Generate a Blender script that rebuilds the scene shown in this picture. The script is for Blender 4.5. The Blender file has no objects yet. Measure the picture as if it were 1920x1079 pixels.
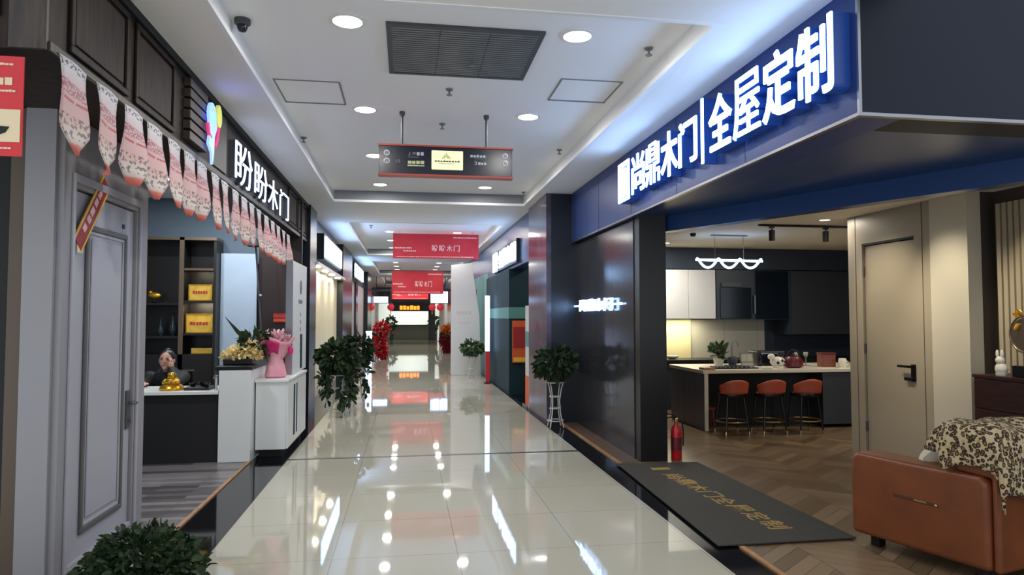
import bpy, math, random
from mathutils import Vector, Matrix, Euler
S = bpy.context.scene
COL = S.collection
R = math.radians
rnd = random.Random(7)

# ------------------------------------------------------------------ camera, world, exposure
EYE = 1.5
cam_d = bpy.data.cameras.new('camera'); cam = bpy.data.objects.new('camera', cam_d); COL.objects.link(cam)
cam_d.sensor_width = 36.0; cam_d.lens = 24.0; cam_d.clip_start = 0.05; cam_d.clip_end = 200
cam.location = (0, 0, EYE); cam.rotation_euler = (R(90 + 2.435), 0, R(-8.78))
S.camera = cam
w = bpy.data.worlds.new('world'); S.world = w; w.use_nodes = True
w.node_tree.nodes['Background'].inputs[0].default_value = (0.74, 0.79, 0.86, 1)
w.node_tree.nodes['Background'].inputs[1].default_value = 1.25
S.view_settings.view_transform = 'Standard'; S.view_settings.look = 'None'
S.view_settings.gamma = 1.0; S.view_settings.use_curve_mapping = False
S.view_settings.exposure = 0.15
DOWNLIGHT_W = 13.0
LETTER_E = 7.0

# ------------------------------------------------------------------ materials
def lin(c):
    c = c / 255.0
    return c / 12.92 if c <= 0.04045 else ((c + 0.055) / 1.055) ** 2.4
def rgb(*c): return (lin(c[0]), lin(c[1]), lin(c[2]), 1.0)
def mat(name, c, rough=0.5, metal=0.0, emit=None, es=0.0, spec=0.5, trans=0.0, coat=0.0):
    m = bpy.data.materials.new(name); m.use_nodes = True
    b = m.node_tree.nodes['Principled BSDF']
    b.inputs['Base Color'].default_value = rgb(*c); b.inputs['Roughness'].default_value = rough
    b.inputs['Metallic'].default_value = metal; b.inputs['Specular IOR Level'].default_value = spec
    b.inputs['Transmission Weight'].default_value = trans; b.inputs['Coat Weight'].default_value = coat
    if emit: b.inputs['Emission Color'].default_value = rgb(*emit); b.inputs['Emission Strength'].default_value = es
    return m
def nd(m, t, **k):
    n = m.node_tree.nodes.new(t)
    for a, v in k.items(): setattr(n, a, v)
    return n
def lk(m, a, b): m.node_tree.links.new(a, b)
def coords(m, scale=(1, 1, 1), loc=(0, 0, 0), rot=(0, 0, 0), src='Object'):
    t = nd(m, 'ShaderNodeTexCoord'); mp = nd(m, 'ShaderNodeMapping')
    lk(m, t.outputs[src], mp.inputs[0])
    mp.inputs['Scale'].default_value = scale; mp.inputs['Location'].default_value = loc; mp.inputs['Rotation'].default_value = rot
    return mp.outputs[0]
def bsdf(m): return m.node_tree.nodes['Principled BSDF']
def ramp(m, fac, stops, interp='LINEAR'):
    r = nd(m, 'ShaderNodeValToRGB'); r.color_ramp.interpolation = interp
    e = r.color_ramp.elements
    while len(e) < len(stops): e.new(0.5)
    for i, (p, c) in enumerate(stops): e[i].position = p; e[i].color = rgb(*c)
    if fac is not None: lk(m, fac, r.inputs[0])
    return r.outputs[0]
def noise_mat(name, c1, c2, scale=(1, 1, 1), ns=4.0, detail=4, rough=0.5, lo=0.35, hi=0.65, bump=0.0, metal=0.0, spec=0.5, coat=0.0):
    m = mat(name, c1, rough, metal, spec=spec, coat=coat)
    n = nd(m, 'ShaderNodeTexNoise'); n.inputs['Scale'].default_value = ns; n.inputs['Detail'].default_value = detail
    lk(m, coords(m, scale), n.inputs['Vector'])
    lk(m, ramp(m, n.outputs['Fac'], [(lo, c1), (hi, c2)]), bsdf(m).inputs['Base Color'])
    if bump:
        b = nd(m, 'ShaderNodeBump'); b.inputs['Strength'].default_value = bump; b.inputs['Distance'].default_value = 0.01
        lk(m, n.outputs['Fac'], b.inputs['Height']); lk(m, b.outputs[0], bsdf(m).inputs['Normal'])
    return m
def tile_mat(name, c1, c2, cm, w_, h_, mortar, rough, rot=0.0, loc=(0, 0, 0), offset=0.0, spec=0.5, grain=None):
    m = mat(name, c1, rough, spec=spec)
    b = nd(m, 'ShaderNodeTexBrick'); b.offset = offset; b.squash = 1.0
    b.inputs['Color1'].default_value = rgb(*c1); b.inputs['Color2'].default_value = rgb(*c2); b.inputs['Mortar'].default_value = rgb(*cm)
    b.inputs['Scale'].default_value = 1.0; b.inputs['Mortar Size'].default_value = mortar; b.inputs['Mortar Smooth'].default_value = 0.1
    b.inputs['Brick Width'].default_value = w_; b.inputs['Row Height'].default_value = h_; b.inputs['Bias'].default_value = 0.0
    lk(m, coords(m, (1, 1, 1), loc, (0, 0, rot)), b.inputs['Vector'])
    out = b.outputs['Color']
    if grain:
        n = nd(m, 'ShaderNodeTexNoise'); n.inputs['Scale'].default_value = grain[0]; n.inputs['Detail'].default_value = 6
        lk(m, coords(m, grain[1]), n.inputs['Vector'])
        x = nd(m, 'ShaderNodeMixRGB', blend_type='MULTIPLY'); x.inputs[0].default_value = grain[2]
        lk(m, out, x.inputs[1]); lk(m, ramp(m, n.outputs['Fac'], [(0.3, (90, 90, 90)), (0.7, (255, 255, 255))]), x.inputs[2])
        out = x.outputs[0]
    lk(m, out, bsdf(m).inputs['Base Color'])
    return m

M = {}
M['tile'] = tile_mat('polished_beige_tile', (184, 180, 164), (181, 177, 160), (150, 145, 130), 0.775, 0.775, 0.003, 0.03, loc=(1.22, 0.25, 0))
M['granite'] = noise_mat('black_granite', (12, 12, 15), (22, 22, 26), ns=60, rough=0.06)
M['joint'] = mat('expansion_joint', (30, 30, 32), 0.4)
M['oaktrim'] = noise_mat('oak_strip', (150, 108, 66), (178, 132, 86), (2, 2, 2), 8, rough=0.4)
M['plank'] = tile_mat('grey_oak_planks', (146, 140, 140), (72, 67, 70), (40, 38, 38), 0.9, 0.09, 0.002, 0.3, offset=0.37, grain=(7, (1, 12, 1), 0.5))
M['ceil'] = mat('ceiling_paint', (242, 243, 245), 0.75)
M['warmceil'] = mat('warm_ceiling_paint', (248, 238, 216), 0.75)
M['soffit'] = mat('soffit_paint', (240, 239, 237), 0.7)
M['lip'] = mat('tray_moulding_paint', (236, 238, 240), 0.5)
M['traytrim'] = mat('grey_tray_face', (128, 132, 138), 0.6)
M['walnut'] = noise_mat('dark_walnut', (50, 39, 32), (30, 23, 19), (6, 6, 1), 5, 6, rough=0.55, spec=0.22)
M['walnut_l'] = noise_mat('weathered_walnut', (70, 60, 51), (44, 37, 32), (12, 12, 1), 4, 6, rough=0.45)
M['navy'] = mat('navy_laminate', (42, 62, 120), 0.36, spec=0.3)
M['navy_shaded'] = mat('shade_darkened_navy', (15, 24, 42), 0.45, spec=0.25)  # shaded copy of the fascia navy: end face darkened against ambient light
M['navy_tinted'] = mat('glow_tinted_navy', (40, 68, 118), 0.3, spec=0.3)  # blue glow on beam and underside is put into this base colour
M['charcoal'] = noise_mat('charcoal_wood_panel', (52, 52, 58), (38, 38, 43), (10, 10, 0.6), 3, 4, rough=0.16)
M['steel'] = mat('brushed_steel', (150, 152, 158), 0.3, 1.0)
M['chrome'] = mat('chrome', (210, 212, 216), 0.12, 1.0)
M['marble_purple'] = noise_mat('grey_purple_stone', (92, 88, 108), (66, 62, 78), (1, 1, 1), 3, 5, rough=0.12)
M['black'] = mat('satin_black', (14, 14, 16), 0.35)
M['matblack'] = mat('matt_black', (16, 16, 17), 0.7)
M['pillar_dark'] = mat('dark_blue_pillar', (26, 32, 42), 0.25)
M['teal'] = mat('teal_panel', (28, 52, 60), 0.6, spec=0.2)
M['teal_l'] = mat('pale_teal_strip', (84, 138, 132), 0.5)
M['doorgrey'] = mat('grey_door_paint', (164, 164, 172), 0.4)
M['doorgrey2'] = mat('grey_frame_paint', (142, 141, 144), 0.45)
M['doorline'] = mat('dark_grey_moulding', (88, 86, 84), 0.45)
M['olive'] = mat('brown_laminate', (84, 72, 56), 0.5)
M['taupe'] = mat('taupe_door_panel', (150, 141, 126), 0.42)
M['taupe_lit'] = mat('spotlit_taupe_panel', (186, 180, 164), 0.42)  # lit copy of the door wall taupe: spot brightness put into the base
M['slat'] = mat('beige_slat', (150, 140, 120), 0.5)
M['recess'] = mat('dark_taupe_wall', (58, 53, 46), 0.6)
M['white'] = mat('white_gloss', (222, 224, 222), 0.25)
M['offwhite'] = mat('off_white_board', (205, 206, 206), 0.5)
M['cream'] = mat('cream_panel', (226, 212, 176), 0.4)
M['pinkwhite'] = mat('pinkish_panel', (205, 190, 190), 0.45)
M['bluegrey'] = mat('pale_blue_grey_panel', (168, 186, 204), 0.4)
M['interior'] = mat('blue_grey_wall_paint', (92, 108, 122), 0.7)
M['maroon'] = mat('maroon_wall', (34, 19, 19), 0.5)
M['shelfdark'] = mat('black_brown_shelf', (24, 21, 20), 0.4)
M['bronze'] = mat('bronze_edge', (120, 104, 88), 0.35, 0.7)
M['gold'] = noise_mat('gold_foil', (214, 168, 60), (180, 128, 30), ns=14, rough=0.28, metal=0.75)
M['plaque'] = noise_mat('gilded_plaque', (226, 190, 84), (206, 160, 52), ns=9, rough=0.35, metal=0.35)
M['red'] = mat('red_print', (206, 44, 52), 0.5)
M['redtext'] = mat('dark_red_print', (160, 36, 40), 0.5)
M['banner'] = noise_mat('red_banner_cloth', (208, 42, 56), (196, 34, 46), ns=2, rough=0.6)
M['bannertext'] = mat('pale_banner_print', (240, 196, 190), 0.6)
M['orange'] = mat('orange_print', (214, 92, 40), 0.5)
M['yellow'] = mat('yellow_print', (232, 190, 70), 0.5)
M['paper'] = mat('cream_paper', (226, 208, 170), 0.6)
M['glow_cool'] = mat('cool_white_lit_acrylic', (230, 240, 255), 0.4, emit=(158, 200, 255), es=LETTER_E)
M['glow_soft'] = mat('soft_white_lit_acrylic', (220, 232, 255), 0.4, emit=(186, 210, 255), es=3.0)
M['glow_lamp'] = mat('lit_lamp_diffuser', (255, 250, 240), 0.4, emit=(255, 248, 232), es=9.0)
M['glow_warm'] = mat('warm_lit_diffuser', (255, 244, 220), 0.4, emit=(255, 232, 190), es=6.0)
M['glow_sign'] = mat('backlit_cream_panel', (240, 236, 190), 0.4, emit=(236, 230, 168), es=0.75)
M['glow_led'] = mat('orange_led_text', (255, 150, 40), 0.4, emit=(255, 120, 30), es=3.0)
M['glow_hall'] = mat('glowing_hall_wall', (240, 244, 236), 0.5, emit=(226, 236, 224), es=0.28)  # emission stands in for the light falling on the hall wall
M['glow_blue'] = mat('blue_lit_acrylic', (120, 150, 255), 0.4, emit=(130, 165, 255), es=1.5)
M['glow_lime'] = mat('lime_lit_acrylic', (200, 210, 110), 0.4, emit=(190, 200, 90), es=0.7)
M['glow_pink'] = mat('pink_lit_acrylic', (230, 80, 130), 0.4, emit=(230, 60, 110), es=0.6)
M['letter_side'] = mat('blue_letter_return', (40, 76, 150), 0.35, emit=(24, 70, 170), es=0.12)
M['ringwhite'] = mat('white_lamp_ring', (230, 230, 228), 0.4)
M['ventgrey'] = mat('grey_grille', (128, 132, 136), 0.45, 0.3)
M['ventdark'] = mat('dark_grille_frame', (70, 74, 78), 0.5)
M['signnavy'] = mat('dark_sign_face', (38, 42, 56), 0.22)
M['signwhite'] = mat('white_sign_print', (206, 212, 216), 0.5)
M['signgrey'] = mat('grey_sign_print', (104, 110, 120), 0.5)
M['signyellow'] = mat('pale_yellow_print', (226, 226, 170), 0.5)
M['coral'] = mat('coral_red_edge', (196, 84, 72), 0.4)
M['leaf'] = noise_mat('dark_green_leaf', (26, 42, 22), (46, 66, 36), ns=7, rough=0.55, spec=0.25)
M['leaf2'] = noise_mat('mid_green_leaf', (36, 62, 34), (66, 94, 52), ns=7, rough=0.4)
M['stem'] = mat('brown_green_stem', (60, 62, 36), 0.6)
M['soil'] = mat('dark_soil', (40, 32, 26), 0.9)
M['pot'] = mat('dark_plastic_pot', (44, 46, 48), 0.4)
M['wire'] = mat('white_painted_wire', (200, 198, 192), 0.4)
M['yellowflower'] = noise_mat('pale_yellow_petals', (252, 236, 176), (238, 206, 124), ns=18, rough=0.6)
M['pinkpaper'] = noise_mat('pink_wrapping_paper', (232, 170, 180), (216, 140, 156), ns=5, rough=0.5)
M['magenta'] = mat('magenta_paper', (206, 40, 110), 0.5)
M['pinkflower'] = noise_mat('pale_pink_petals', (236, 196, 204), (214, 160, 172), ns=20, rough=0.6)
M['redflower'] = noise_mat('red_petals', (214, 34, 40), (176, 20, 30), ns=16, rough=0.6)
M['orangeflower'] = noise_mat('orange_petals', (230, 140, 40), (210, 96, 30), ns=16, rough=0.6)
M['crimson'] = noise_mat('crimson_petals', (160, 22, 50), (120, 14, 36), ns=16, rough=0.6)
M['skin'] = mat('skin', (196, 150, 130), 0.5)
M['hair'] = noise_mat('black_hair', (24, 20, 20), (40, 32, 30), (30, 30, 4), 4, rough=0.45)
M['jacket'] = noise_mat('black_jacket', (12, 12, 14), (20, 20, 23), ns=12, rough=0.75)
M['lips'] = mat('lips', (150, 70, 70), 0.5)
M['eye'] = mat('dark_eye', (30, 24, 22), 0.3)
M['leather'] = noise_mat('tan_orange_leather', (118, 62, 30), (102, 53, 24), ns=5, rough=0.42, bump=0.05)
M['leather_d'] = mat('dark_leather_seam', (76, 40, 24), 0.5)
M['cushion'] = mat('cream_cushion_fabric', (206, 196, 172), 0.8)
M['kitchendark'] = mat('dark_blue_grey_cabinet', (38, 47, 58), 0.35)
M['kitchenblack'] = mat('gloss_black_glass', (12, 20, 30), 0.12)
M['kitchengrey'] = mat('anthracite_cabinet', (44, 46, 50), 0.4)
M['counter'] = mat('cream_stone_top', (214, 206, 184), 0.3)
M['backtile'] = tile_mat('cream_wall_tile', (176, 172, 158), (170, 166, 152), (140, 136, 124), 0.6, 0.3, 0.004, 0.3)
M['backlit'] = mat('yellow_cream_splashback', (214, 202, 158), 0.35)
M['greywood'] = noise_mat('grey_wood_panel', (100, 98, 108), (84, 82, 92), (8, 8, 1), 3, 5, rough=0.4)
M['stoolred'] = mat('terracotta_leather', (176, 78, 52), 0.45)
M['brass'] = mat('brass', (190, 160, 110), 0.3, 0.9)
M['woodred'] = mat('reddish_wood', (104, 52, 34), 0.45)
M['redgloss'] = mat('red_enamel', (178, 26, 36), 0.25)
M['darkred'] = mat('maroon_enamel', (96, 28, 34), 0.35)
M['mattext'] = mat('gold_mat_print', (150, 122, 62), 0.8)
M['matgrey'] = noise_mat('dark_grey_doormat', (62, 60, 54), (46, 45, 41), ns=90, rough=0.95, bump=0.3)
M['consolewood'] = noise_mat('dark_red_brown_wood', (62, 36, 32), (48, 28, 26), (2, 2, 12), 4, rough=0.35)
M['porcelain'] = mat('white_porcelain', (226, 220, 206), 0.25)
M['tin'] = mat('brick_red_tin', (120, 66, 52), 0.4)
M['grey'] = mat('grey_metal', (120, 122, 124), 0.4, 0.4)
M['rope'] = mat('pale_cord', (150, 140, 120), 0.8)
M['hall'] = mat('olive_grey_block', (120, 120, 100), 0.5)
M['lantern'] = mat('red_lantern_silk', (214, 50, 70), 0.5, emit=(214, 40, 60), es=0.35)
M['darkglass'] = mat('dark_glass_vase', (40, 52, 58), 0.12)
M['ledge'] = noise_mat('brown_ledge_wood', (104, 84, 70), (84, 66, 55), (2, 8, 1), 6, rough=0.4)
M['glass'] = mat('green_tinted_glass', (232, 238, 234), 0.03, trans=0.9)

def chevron_mat():
    m = mat('brown_chevron_planks', (104, 86, 68), 0.3)
    t = nd(m, 'ShaderNodeTexCoord'); sp = nd(m, 'ShaderNodeSeparateXYZ'); lk(m, t.outputs['Object'], sp.inputs[0])
    pp = nd(m, 'ShaderNodeMath', operation='PINGPONG'); pp.inputs[1].default_value = 0.42; lk(m, sp.outputs[0], pp.inputs[0])
    k = nd(m, 'ShaderNodeMath', operation='MULTIPLY'); k.inputs[1].default_value = 0.8; lk(m, pp.outputs[0], k.inputs[0])
    ad = nd(m, 'ShaderNodeMath', operation='ADD'); lk(m, sp.outputs[1], ad.inputs[0]); lk(m, k.outputs[0], ad.inputs[1])
    cb = nd(m, 'ShaderNodeCombineXYZ'); lk(m, sp.outputs[0], cb.inputs[0]); lk(m, ad.outputs[0], cb.inputs[1])
    b = nd(m, 'ShaderNodeTexBrick'); b.offset = 0.0
    b.inputs['Color1'].default_value = rgb(134, 112, 86); b.inputs['Color2'].default_value = rgb(100, 82, 60); b.inputs['Mortar'].default_value = rgb(60, 48, 40)
    b.inputs['Scale'].default_value = 1.0; b.inputs['Mortar Size'].default_value = 0.003; b.inputs['Brick Width'].default_value = 0.42; b.inputs['Row Height'].default_value = 0.13
    lk(m, cb.outputs[0], b.inputs['Vector']); lk(m, b.outputs['Color'], bsdf(m).inputs['Base Color'])
    return m
M['chevron'] = chevron_mat()

def pennant_mat():
    m = mat('printed_pennant', (200, 150, 150), 0.55)
    t = nd(m, 'ShaderNodeTexCoord'); sp = nd(m, 'ShaderNodeSeparateXYZ'); lk(m, t.outputs['UV'], sp.inputs[0])
    base = ramp(m, sp.outputs[1], [(0.0, (222, 222, 226)), (0.18, (214, 200, 202)), (0.4, (206, 168, 168)), (0.62, (206, 166, 160)), (0.8, (212, 200, 190)), (0.88, (206, 186, 176)), (0.91, (204, 110, 96))])
    def mask(lo, hi, sc, th, seed):
        mp = nd(m, 'ShaderNodeMapping'); lk(m, t.outputs['UV'], mp.inputs[0]); mp.inputs['Scale'].default_value = sc; mp.inputs['Location'].default_value = (seed, seed, 0)
        n = nd(m, 'ShaderNodeTexNoise'); n.inputs['Scale'].default_value = 1.0; n.inputs['Detail'].default_value = 1; lk(m, mp.outputs[0], n.inputs[0])
        g = nd(m, 'ShaderNodeMath', operation='GREATER_THAN'); lk(m, n.outputs['Fac'], g.inputs[0]); g.inputs[1].default_value = th
        a = nd(m, 'ShaderNodeMath', operation='GREATER_THAN'); lk(m, sp.outputs[1], a.inputs[0]); a.inputs[1].default_value = lo
        b = nd(m, 'ShaderNodeMath', operation='LESS_THAN'); lk(m, sp.outputs[1], b.inputs[0]); b.inputs[1].default_value = hi
        c = nd(m, 'ShaderNodeMath', operation='MULTIPLY'); lk(m, a.outputs[0], c.inputs[0]); lk(m, b.outputs[0], c.inputs[1])
        d = nd(m, 'ShaderNodeMath', operation='MULTIPLY'); lk(m, c.outputs[0], d.inputs[0]); lk(m, g.outputs[0], d.inputs[1])
        return d.outputs[0]
    def over(col, mk, c, s):
        x = nd(m, 'ShaderNodeMixRGB'); k = nd(m, 'ShaderNodeMath', operation='MULTIPLY'); lk(m, mk, k.inputs[0]); k.inputs[1].default_value = s
        lk(m, k.outputs[0], x.inputs[0]); lk(m, col, x.inputs[1]); x.inputs[2].default_value = rgb(*c); return x.outputs[0]
    c = over(base, mask(0.22, 0.36, (12, 26, 1), 0.48, 3), (168, 70, 82), 0.75)
    c = over(c, mask(0.40, 0.43, (3, 2, 1), 0.4, 1), (190, 60, 60), 0.9)
    c = over(c, mask(0.58, 0.84, (8, 18, 1), 0.55, 9), (70, 64, 66), 0.75)
    c = over(c, mask(0.02, 0.09, (14, 30, 1), 0.52, 5), (60, 58, 66), 0.8)
    lk(m, c, bsdf(m).inputs['Base Color'])
    return m
M['pennant'] = pennant_mat()

def leopard_mat():
    m = mat('leopard_print_fleece', (190, 170, 130), 0.9)
    v = nd(m, 'ShaderNodeTexVoronoi'); v.inputs['Scale'].default_value = 42
    mp = nd(m, 'ShaderNodeTexCoord')
    n = nd(m, 'ShaderNodeTexNoise'); n.inputs['Scale'].default_value = 16; lk(m, mp.outputs['Object'], n.inputs[0])
    x = nd(m, 'ShaderNodeMixRGB'); x.inputs[0].default_value = 0.03; lk(m, mp.outputs['Object'], x.inputs[1]); lk(m, n.outputs['Color'], x.inputs[2])
    lk(m, x.outputs[0], v.inputs['Vector'])
    lk(m, ramp(m, v.outputs['Distance'], [(0.0, (150, 116, 70)), (0.26, (126, 90, 52)), (0.30, (34, 26, 20)), (0.50, (34, 26, 20)), (0.56, (178, 160, 124)), (1.0, (188, 170, 134))]), bsdf(m).inputs['Base Color'])
    return m
M['leopard'] = leopard_mat()

# ------------------------------------------------------------------ mesh helpers
OFF = {}
def tag(o, label=None, cat=None, group=None, kind=None):
    if label: o['label'] = label
    if cat: o['category'] = cat
    if group: o['group'] = group
    if kind: o['kind'] = kind
    return o
def thing(name, label, cat, loc=(0, 0, 0), group=None, rz=0.0):
    o = bpy.data.objects.new(name, None); COL.objects.link(o); o.empty_display_size = 0.1
    o.location = loc; o.rotation_euler = (0, 0, rz); OFF[o.name] = Vector(loc)
    return tag(o, label, cat, group)
class MB:
    def __init__(s): s.v = []; s.f = []; s.sm = []
    def add(s, vs, fs, smooth=False):
        b = len(s.v); s.v += [tuple(x) for x in vs]
        for f in fs: s.f.append([i + b for i in f]); s.sm.append(smooth)
        return s
    def box(s, x0, x1, y0, y1, z0, z1):
        if x0 > x1: x0, x1 = x1, x0
        if y0 > y1: y0, y1 = y1, y0
        if z0 > z1: z0, z1 = z1, z0
        return s.add([(x0, y0, z0), (x1, y0, z0), (x1, y1, z0), (x0, y1, z0), (x0, y0, z1), (x1, y0, z1), (x1, y1, z1), (x0, y1, z1)],
                     [(0, 3, 2, 1), (4, 5, 6, 7), (0, 1, 5, 4), (1, 2, 6, 5), (2, 3, 7, 6), (3, 0, 4, 7)])
    def tube(s, pts, r, n=8, caps=True, closed=False):
        pts = [Vector(p) for p in pts]; m = len(pts); rs = r if isinstance(r, (list, tuple)) else [r] * m
        vs = []; fs = []; up = None
        for i, p in enumerate(pts):
            a = pts[(i - 1) % m] if (closed or i > 0) else p; b = pts[(i + 1) % m] if (closed or i < m - 1) else p
            d = (b - a).normalized()
            if up is None: up = d.orthogonal().normalized()
            up = (up - d * up.dot(d)); up = up.normalized() if up.length > 1e-6 else d.orthogonal().normalized()
            q = d.cross(up)
            for k in range(n):
                t = 2 * math.pi * k / n; vs.append(p + (up * math.cos(t) + q * math.sin(t)) * rs[i])
        for i in range(m if closed else m - 1):
            j = (i + 1) % m
            for k in range(n): fs.append((i * n + k, i * n + (k + 1) % n, j * n + (k + 1) % n, j * n + k))
        s.add(vs, fs, True)
        if caps and not closed:
            b = len(s.v) - len(vs)
            s.f.append([b + k for k in range(n)][::-1]); s.sm.append(False)
            s.f.append([b + (m - 1) * n + k for k in range(n)]); s.sm.append(False)
        return s
    def lathe(s, prof, c=(0, 0, 0), n=20, axis='z'):
        vs = []; fs = []; m = len(prof)
        for r, h in prof:
            for k in range(n):
                t = 2 * math.pi * k / n; p = (r * math.cos(t), r * math.sin(t), h)
                if axis == 'x': p = (p[2], p[0], p[1])
                if axis == 'y': p = (p[1], p[2], p[0])
                vs.append((p[0] + c[0], p[1] + c[1], p[2] + c[2]))
        for i in range(m - 1):
            for k in range(n): fs.append((i * n + k, i * n + (k + 1) % n, (i + 1) * n + (k + 1) % n, (i + 1) * n + k))
        s.add(vs, fs, True); b = len(s.v) - len(vs)
        if prof[0][0] > 1e-5: s.f.append([b + k for k in range(n)][::-1]); s.sm.append(False)
        if prof[-1][0] > 1e-5: s.f.append([b + (m - 1) * n + k for k in range(n)]); s.sm.append(False)
        return s
    def ball(s, c, r, n=14, m=8):
        rx, ry, rz = r if isinstance(r, (list, tuple)) else (r, r, r)
        vs = []; fs = []
        for i in range(m + 1):
            a = math.pi * i / m
            for k in range(n):
                t = 2 * math.pi * k / n
                vs.append((c[0] + rx * math.sin(a) * math.cos(t), c[1] + ry * math.sin(a) * math.sin(t), c[2] - rz * math.cos(a)))
        for i in range(m):
            for k in range(n): fs.append((i * n + k, i * n + (k + 1) % n, (i + 1) * n + (k + 1) % n, (i + 1) * n + k))
        return s.add(vs, fs, True)
    def prism(s, poly, o, ux, uy, uz, d):
        o, ux, uy, uz = map(Vector, (o, ux, uy, uz)); n = len(poly)
        vs = [o + ux * p[0] + uy * p[1] for p in poly] + [o + ux * p[0] + uy * p[1] + uz * d for p in poly]
        return s.add(vs, [list(range(n))[::-1], list(range(n, 2 * n))] + [(i, (i + 1) % n, n + (i + 1) % n, n + i) for i in range(n)])
    def sheet(s, fn, nu, nv, thick=None, smooth=True):
        g = [[Vector(fn(i / nu, j / nv)) for i in range(nu + 1)] for j in range(nv + 1)]
        vs = [p for r_ in g for p in r_]; w_ = nu + 1
        fs = [(j * w_ + i, j * w_ + i + 1, (j + 1) * w_ + i + 1, (j + 1) * w_ + i) for j in range(nv) for i in range(nu)]
        return s.add(vs, fs, smooth)
    def build(s, name, m, parent=None, bevel=0.0, smooth_angle=40, solid=0.0, sub=0, fix=True):
        off = OFF.get(parent.name, Vector((0, 0, 0))) if parent else Vector((0, 0, 0))
        me = bpy.data.meshes.new(name); me.from_pydata([(v[0] - off[0], v[1] - off[1], v[2] - off[2]) for v in s.v], [], s.f)
        me.polygons.foreach_set('use_smooth', s.sm); me.update()
        if fix:
            import bmesh
            bm = bmesh.new(); bm.from_mesh(me)
            bmesh.ops.recalc_face_normals(bm, faces=bm.faces); bm.to_mesh(me); bm.free()
        if any(s.sm): me.set_sharp_from_angle(angle=R(smooth_angle))
        me.materials.append(m if not isinstance(m, str) else M[m])
        o = bpy.data.objects.new(name, me); COL.objects.link(o)
        if parent: o.parent = parent; OFF[o.name] = off
        if bevel:
            b = o.modifiers.new('bevel', 'BEVEL'); b.width = bevel; b.segments = 2; b.limit_method = 'ANGLE'; b.angle_limit = R(50)
        if solid:
            b = o.modifiers.new('solid', 'SOLIDIFY'); b.thickness = solid; b.offset = 0
        if sub:
            b = o.modifiers.new('sub', 'SUBSURF'); b.levels = sub; b.render_levels = sub
        return o
def boxes(name, m, lst, parent=None, **k):
    b = MB()
    for q in lst: b.box(*q)
    return b.build(name, m, parent, **k)
def struct(name, m, lst, label, cat, **k):
    return tag(boxes(name, m, lst, **k), label, cat, None, 'structure')
def own(o, label, cat, group=None): return tag(o, label, cat, group)
def recenter(o):
    """put a one-mesh thing's origin at the middle of its base"""
    me = o.data; xs = [v.co for v in me.vertices]
    lo = Vector([min(c[i] for c in xs) for i in range(3)]); hi = Vector([max(c[i] for c in xs) for i in range(3)])
    c = Vector(((lo.x + hi.x) / 2, (lo.y + hi.y) / 2, lo.z))
    for v in me.vertices: v.co -= c
    o.location = c; return o

_gl = {}
def glyph_geo(text, bold=0.0, res=3):
    key = (text, bold, res)
    if key in _gl: return _gl[key]
    cu = bpy.data.curves.new('glyph', 'FONT'); cu.body = text; cu.size = 1.0; cu.extrude = 0.05; cu.offset = bold; cu.resolution_u = res
    ob = bpy.data.objects.new('glyph', cu); COL.objects.link(ob)
    bpy.context.view_layer.update()
    dg = bpy.context.evaluated_depsgraph_get(); me = bpy.data.meshes.new_from_object(ob.evaluated_get(dg))
    vs = [v.co.copy() for v in me.vertices]; fs = [list(p.vertices) for p in me.polygons]
    bpy.data.objects.remove(ob); bpy.data.curves.remove(cu); bpy.data.meshes.remove(me)
    lo = [min(v[i] for v in vs) for i in range(3)]; hi = [max(v[i] for v in vs) for i in range(3)]
    vs = [((v.x - lo[0]) / (hi[0] - lo[0]), (v.y - lo[1]) / (hi[1] - lo[1]), (v.z - lo[2]) / (hi[2] - lo[2])) for v in vs]
    _gl[key] = (vs, fs); return _gl[key]
def glyph(mb, text, o, ux, uy, uz, w_, h_, d, bold=0.0, res=3):
    """text fitted into a w_ x h_ cell standing at o, thickness d along uz"""
    vs, fs = glyph_geo(text, bold, res); o, ux, uy, uz = map(Vector, (o, ux, uy, uz))
    mb.add([o + ux * (v[0] * w_) + uy * (v[1] * h_) + uz * (v[2] * d) for v in vs], fs); return mb
def dashes(mb, o, ux, uy, uz, w_, h_, n, d=0.002, seed=0, gap=0.25):
    """a line of blurred, unreadable print: n little blocks"""
    rr = random.Random(seed); o, ux, uy, uz = map(Vector, (o, ux, uy, uz)); c = w_ / n
    for i in range(n):
        a = i * c; b = a + c * (1 - gap * rr.uniform(0.6, 1.2)); t = h_ * rr.uniform(0.75, 1.0)
        mb.prism([(a, 0), (b, 0), (b, t), (a, t)], o, ux, uy, uz, d)
    return mb
def lamp(name, kind, loc, power, color=(1, 1, 1), size=0.1, rot=(0, 0, 0), parent=None, spot=60, blend=0.5, size_y=None):
    d = bpy.data.lights.new(name, kind); d.energy = power; d.color = color
    if kind == 'AREA':
        d.shape = 'DISK'; d.size = size
        if size_y: d.shape = 'RECTANGLE'; d.size_y = size_y
    else: d.shadow_soft_size = size
    if kind == 'SPOT': d.spot_size = R(spot); d.spot_blend = blend
    o = bpy.data.objects.new(name, d); COL.objects.link(o); o.location = Vector(loc) - (OFF[parent.name] if parent else Vector((0, 0, 0))); o.rotation_euler = rot
    if parent: o.parent = parent
    return o
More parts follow.
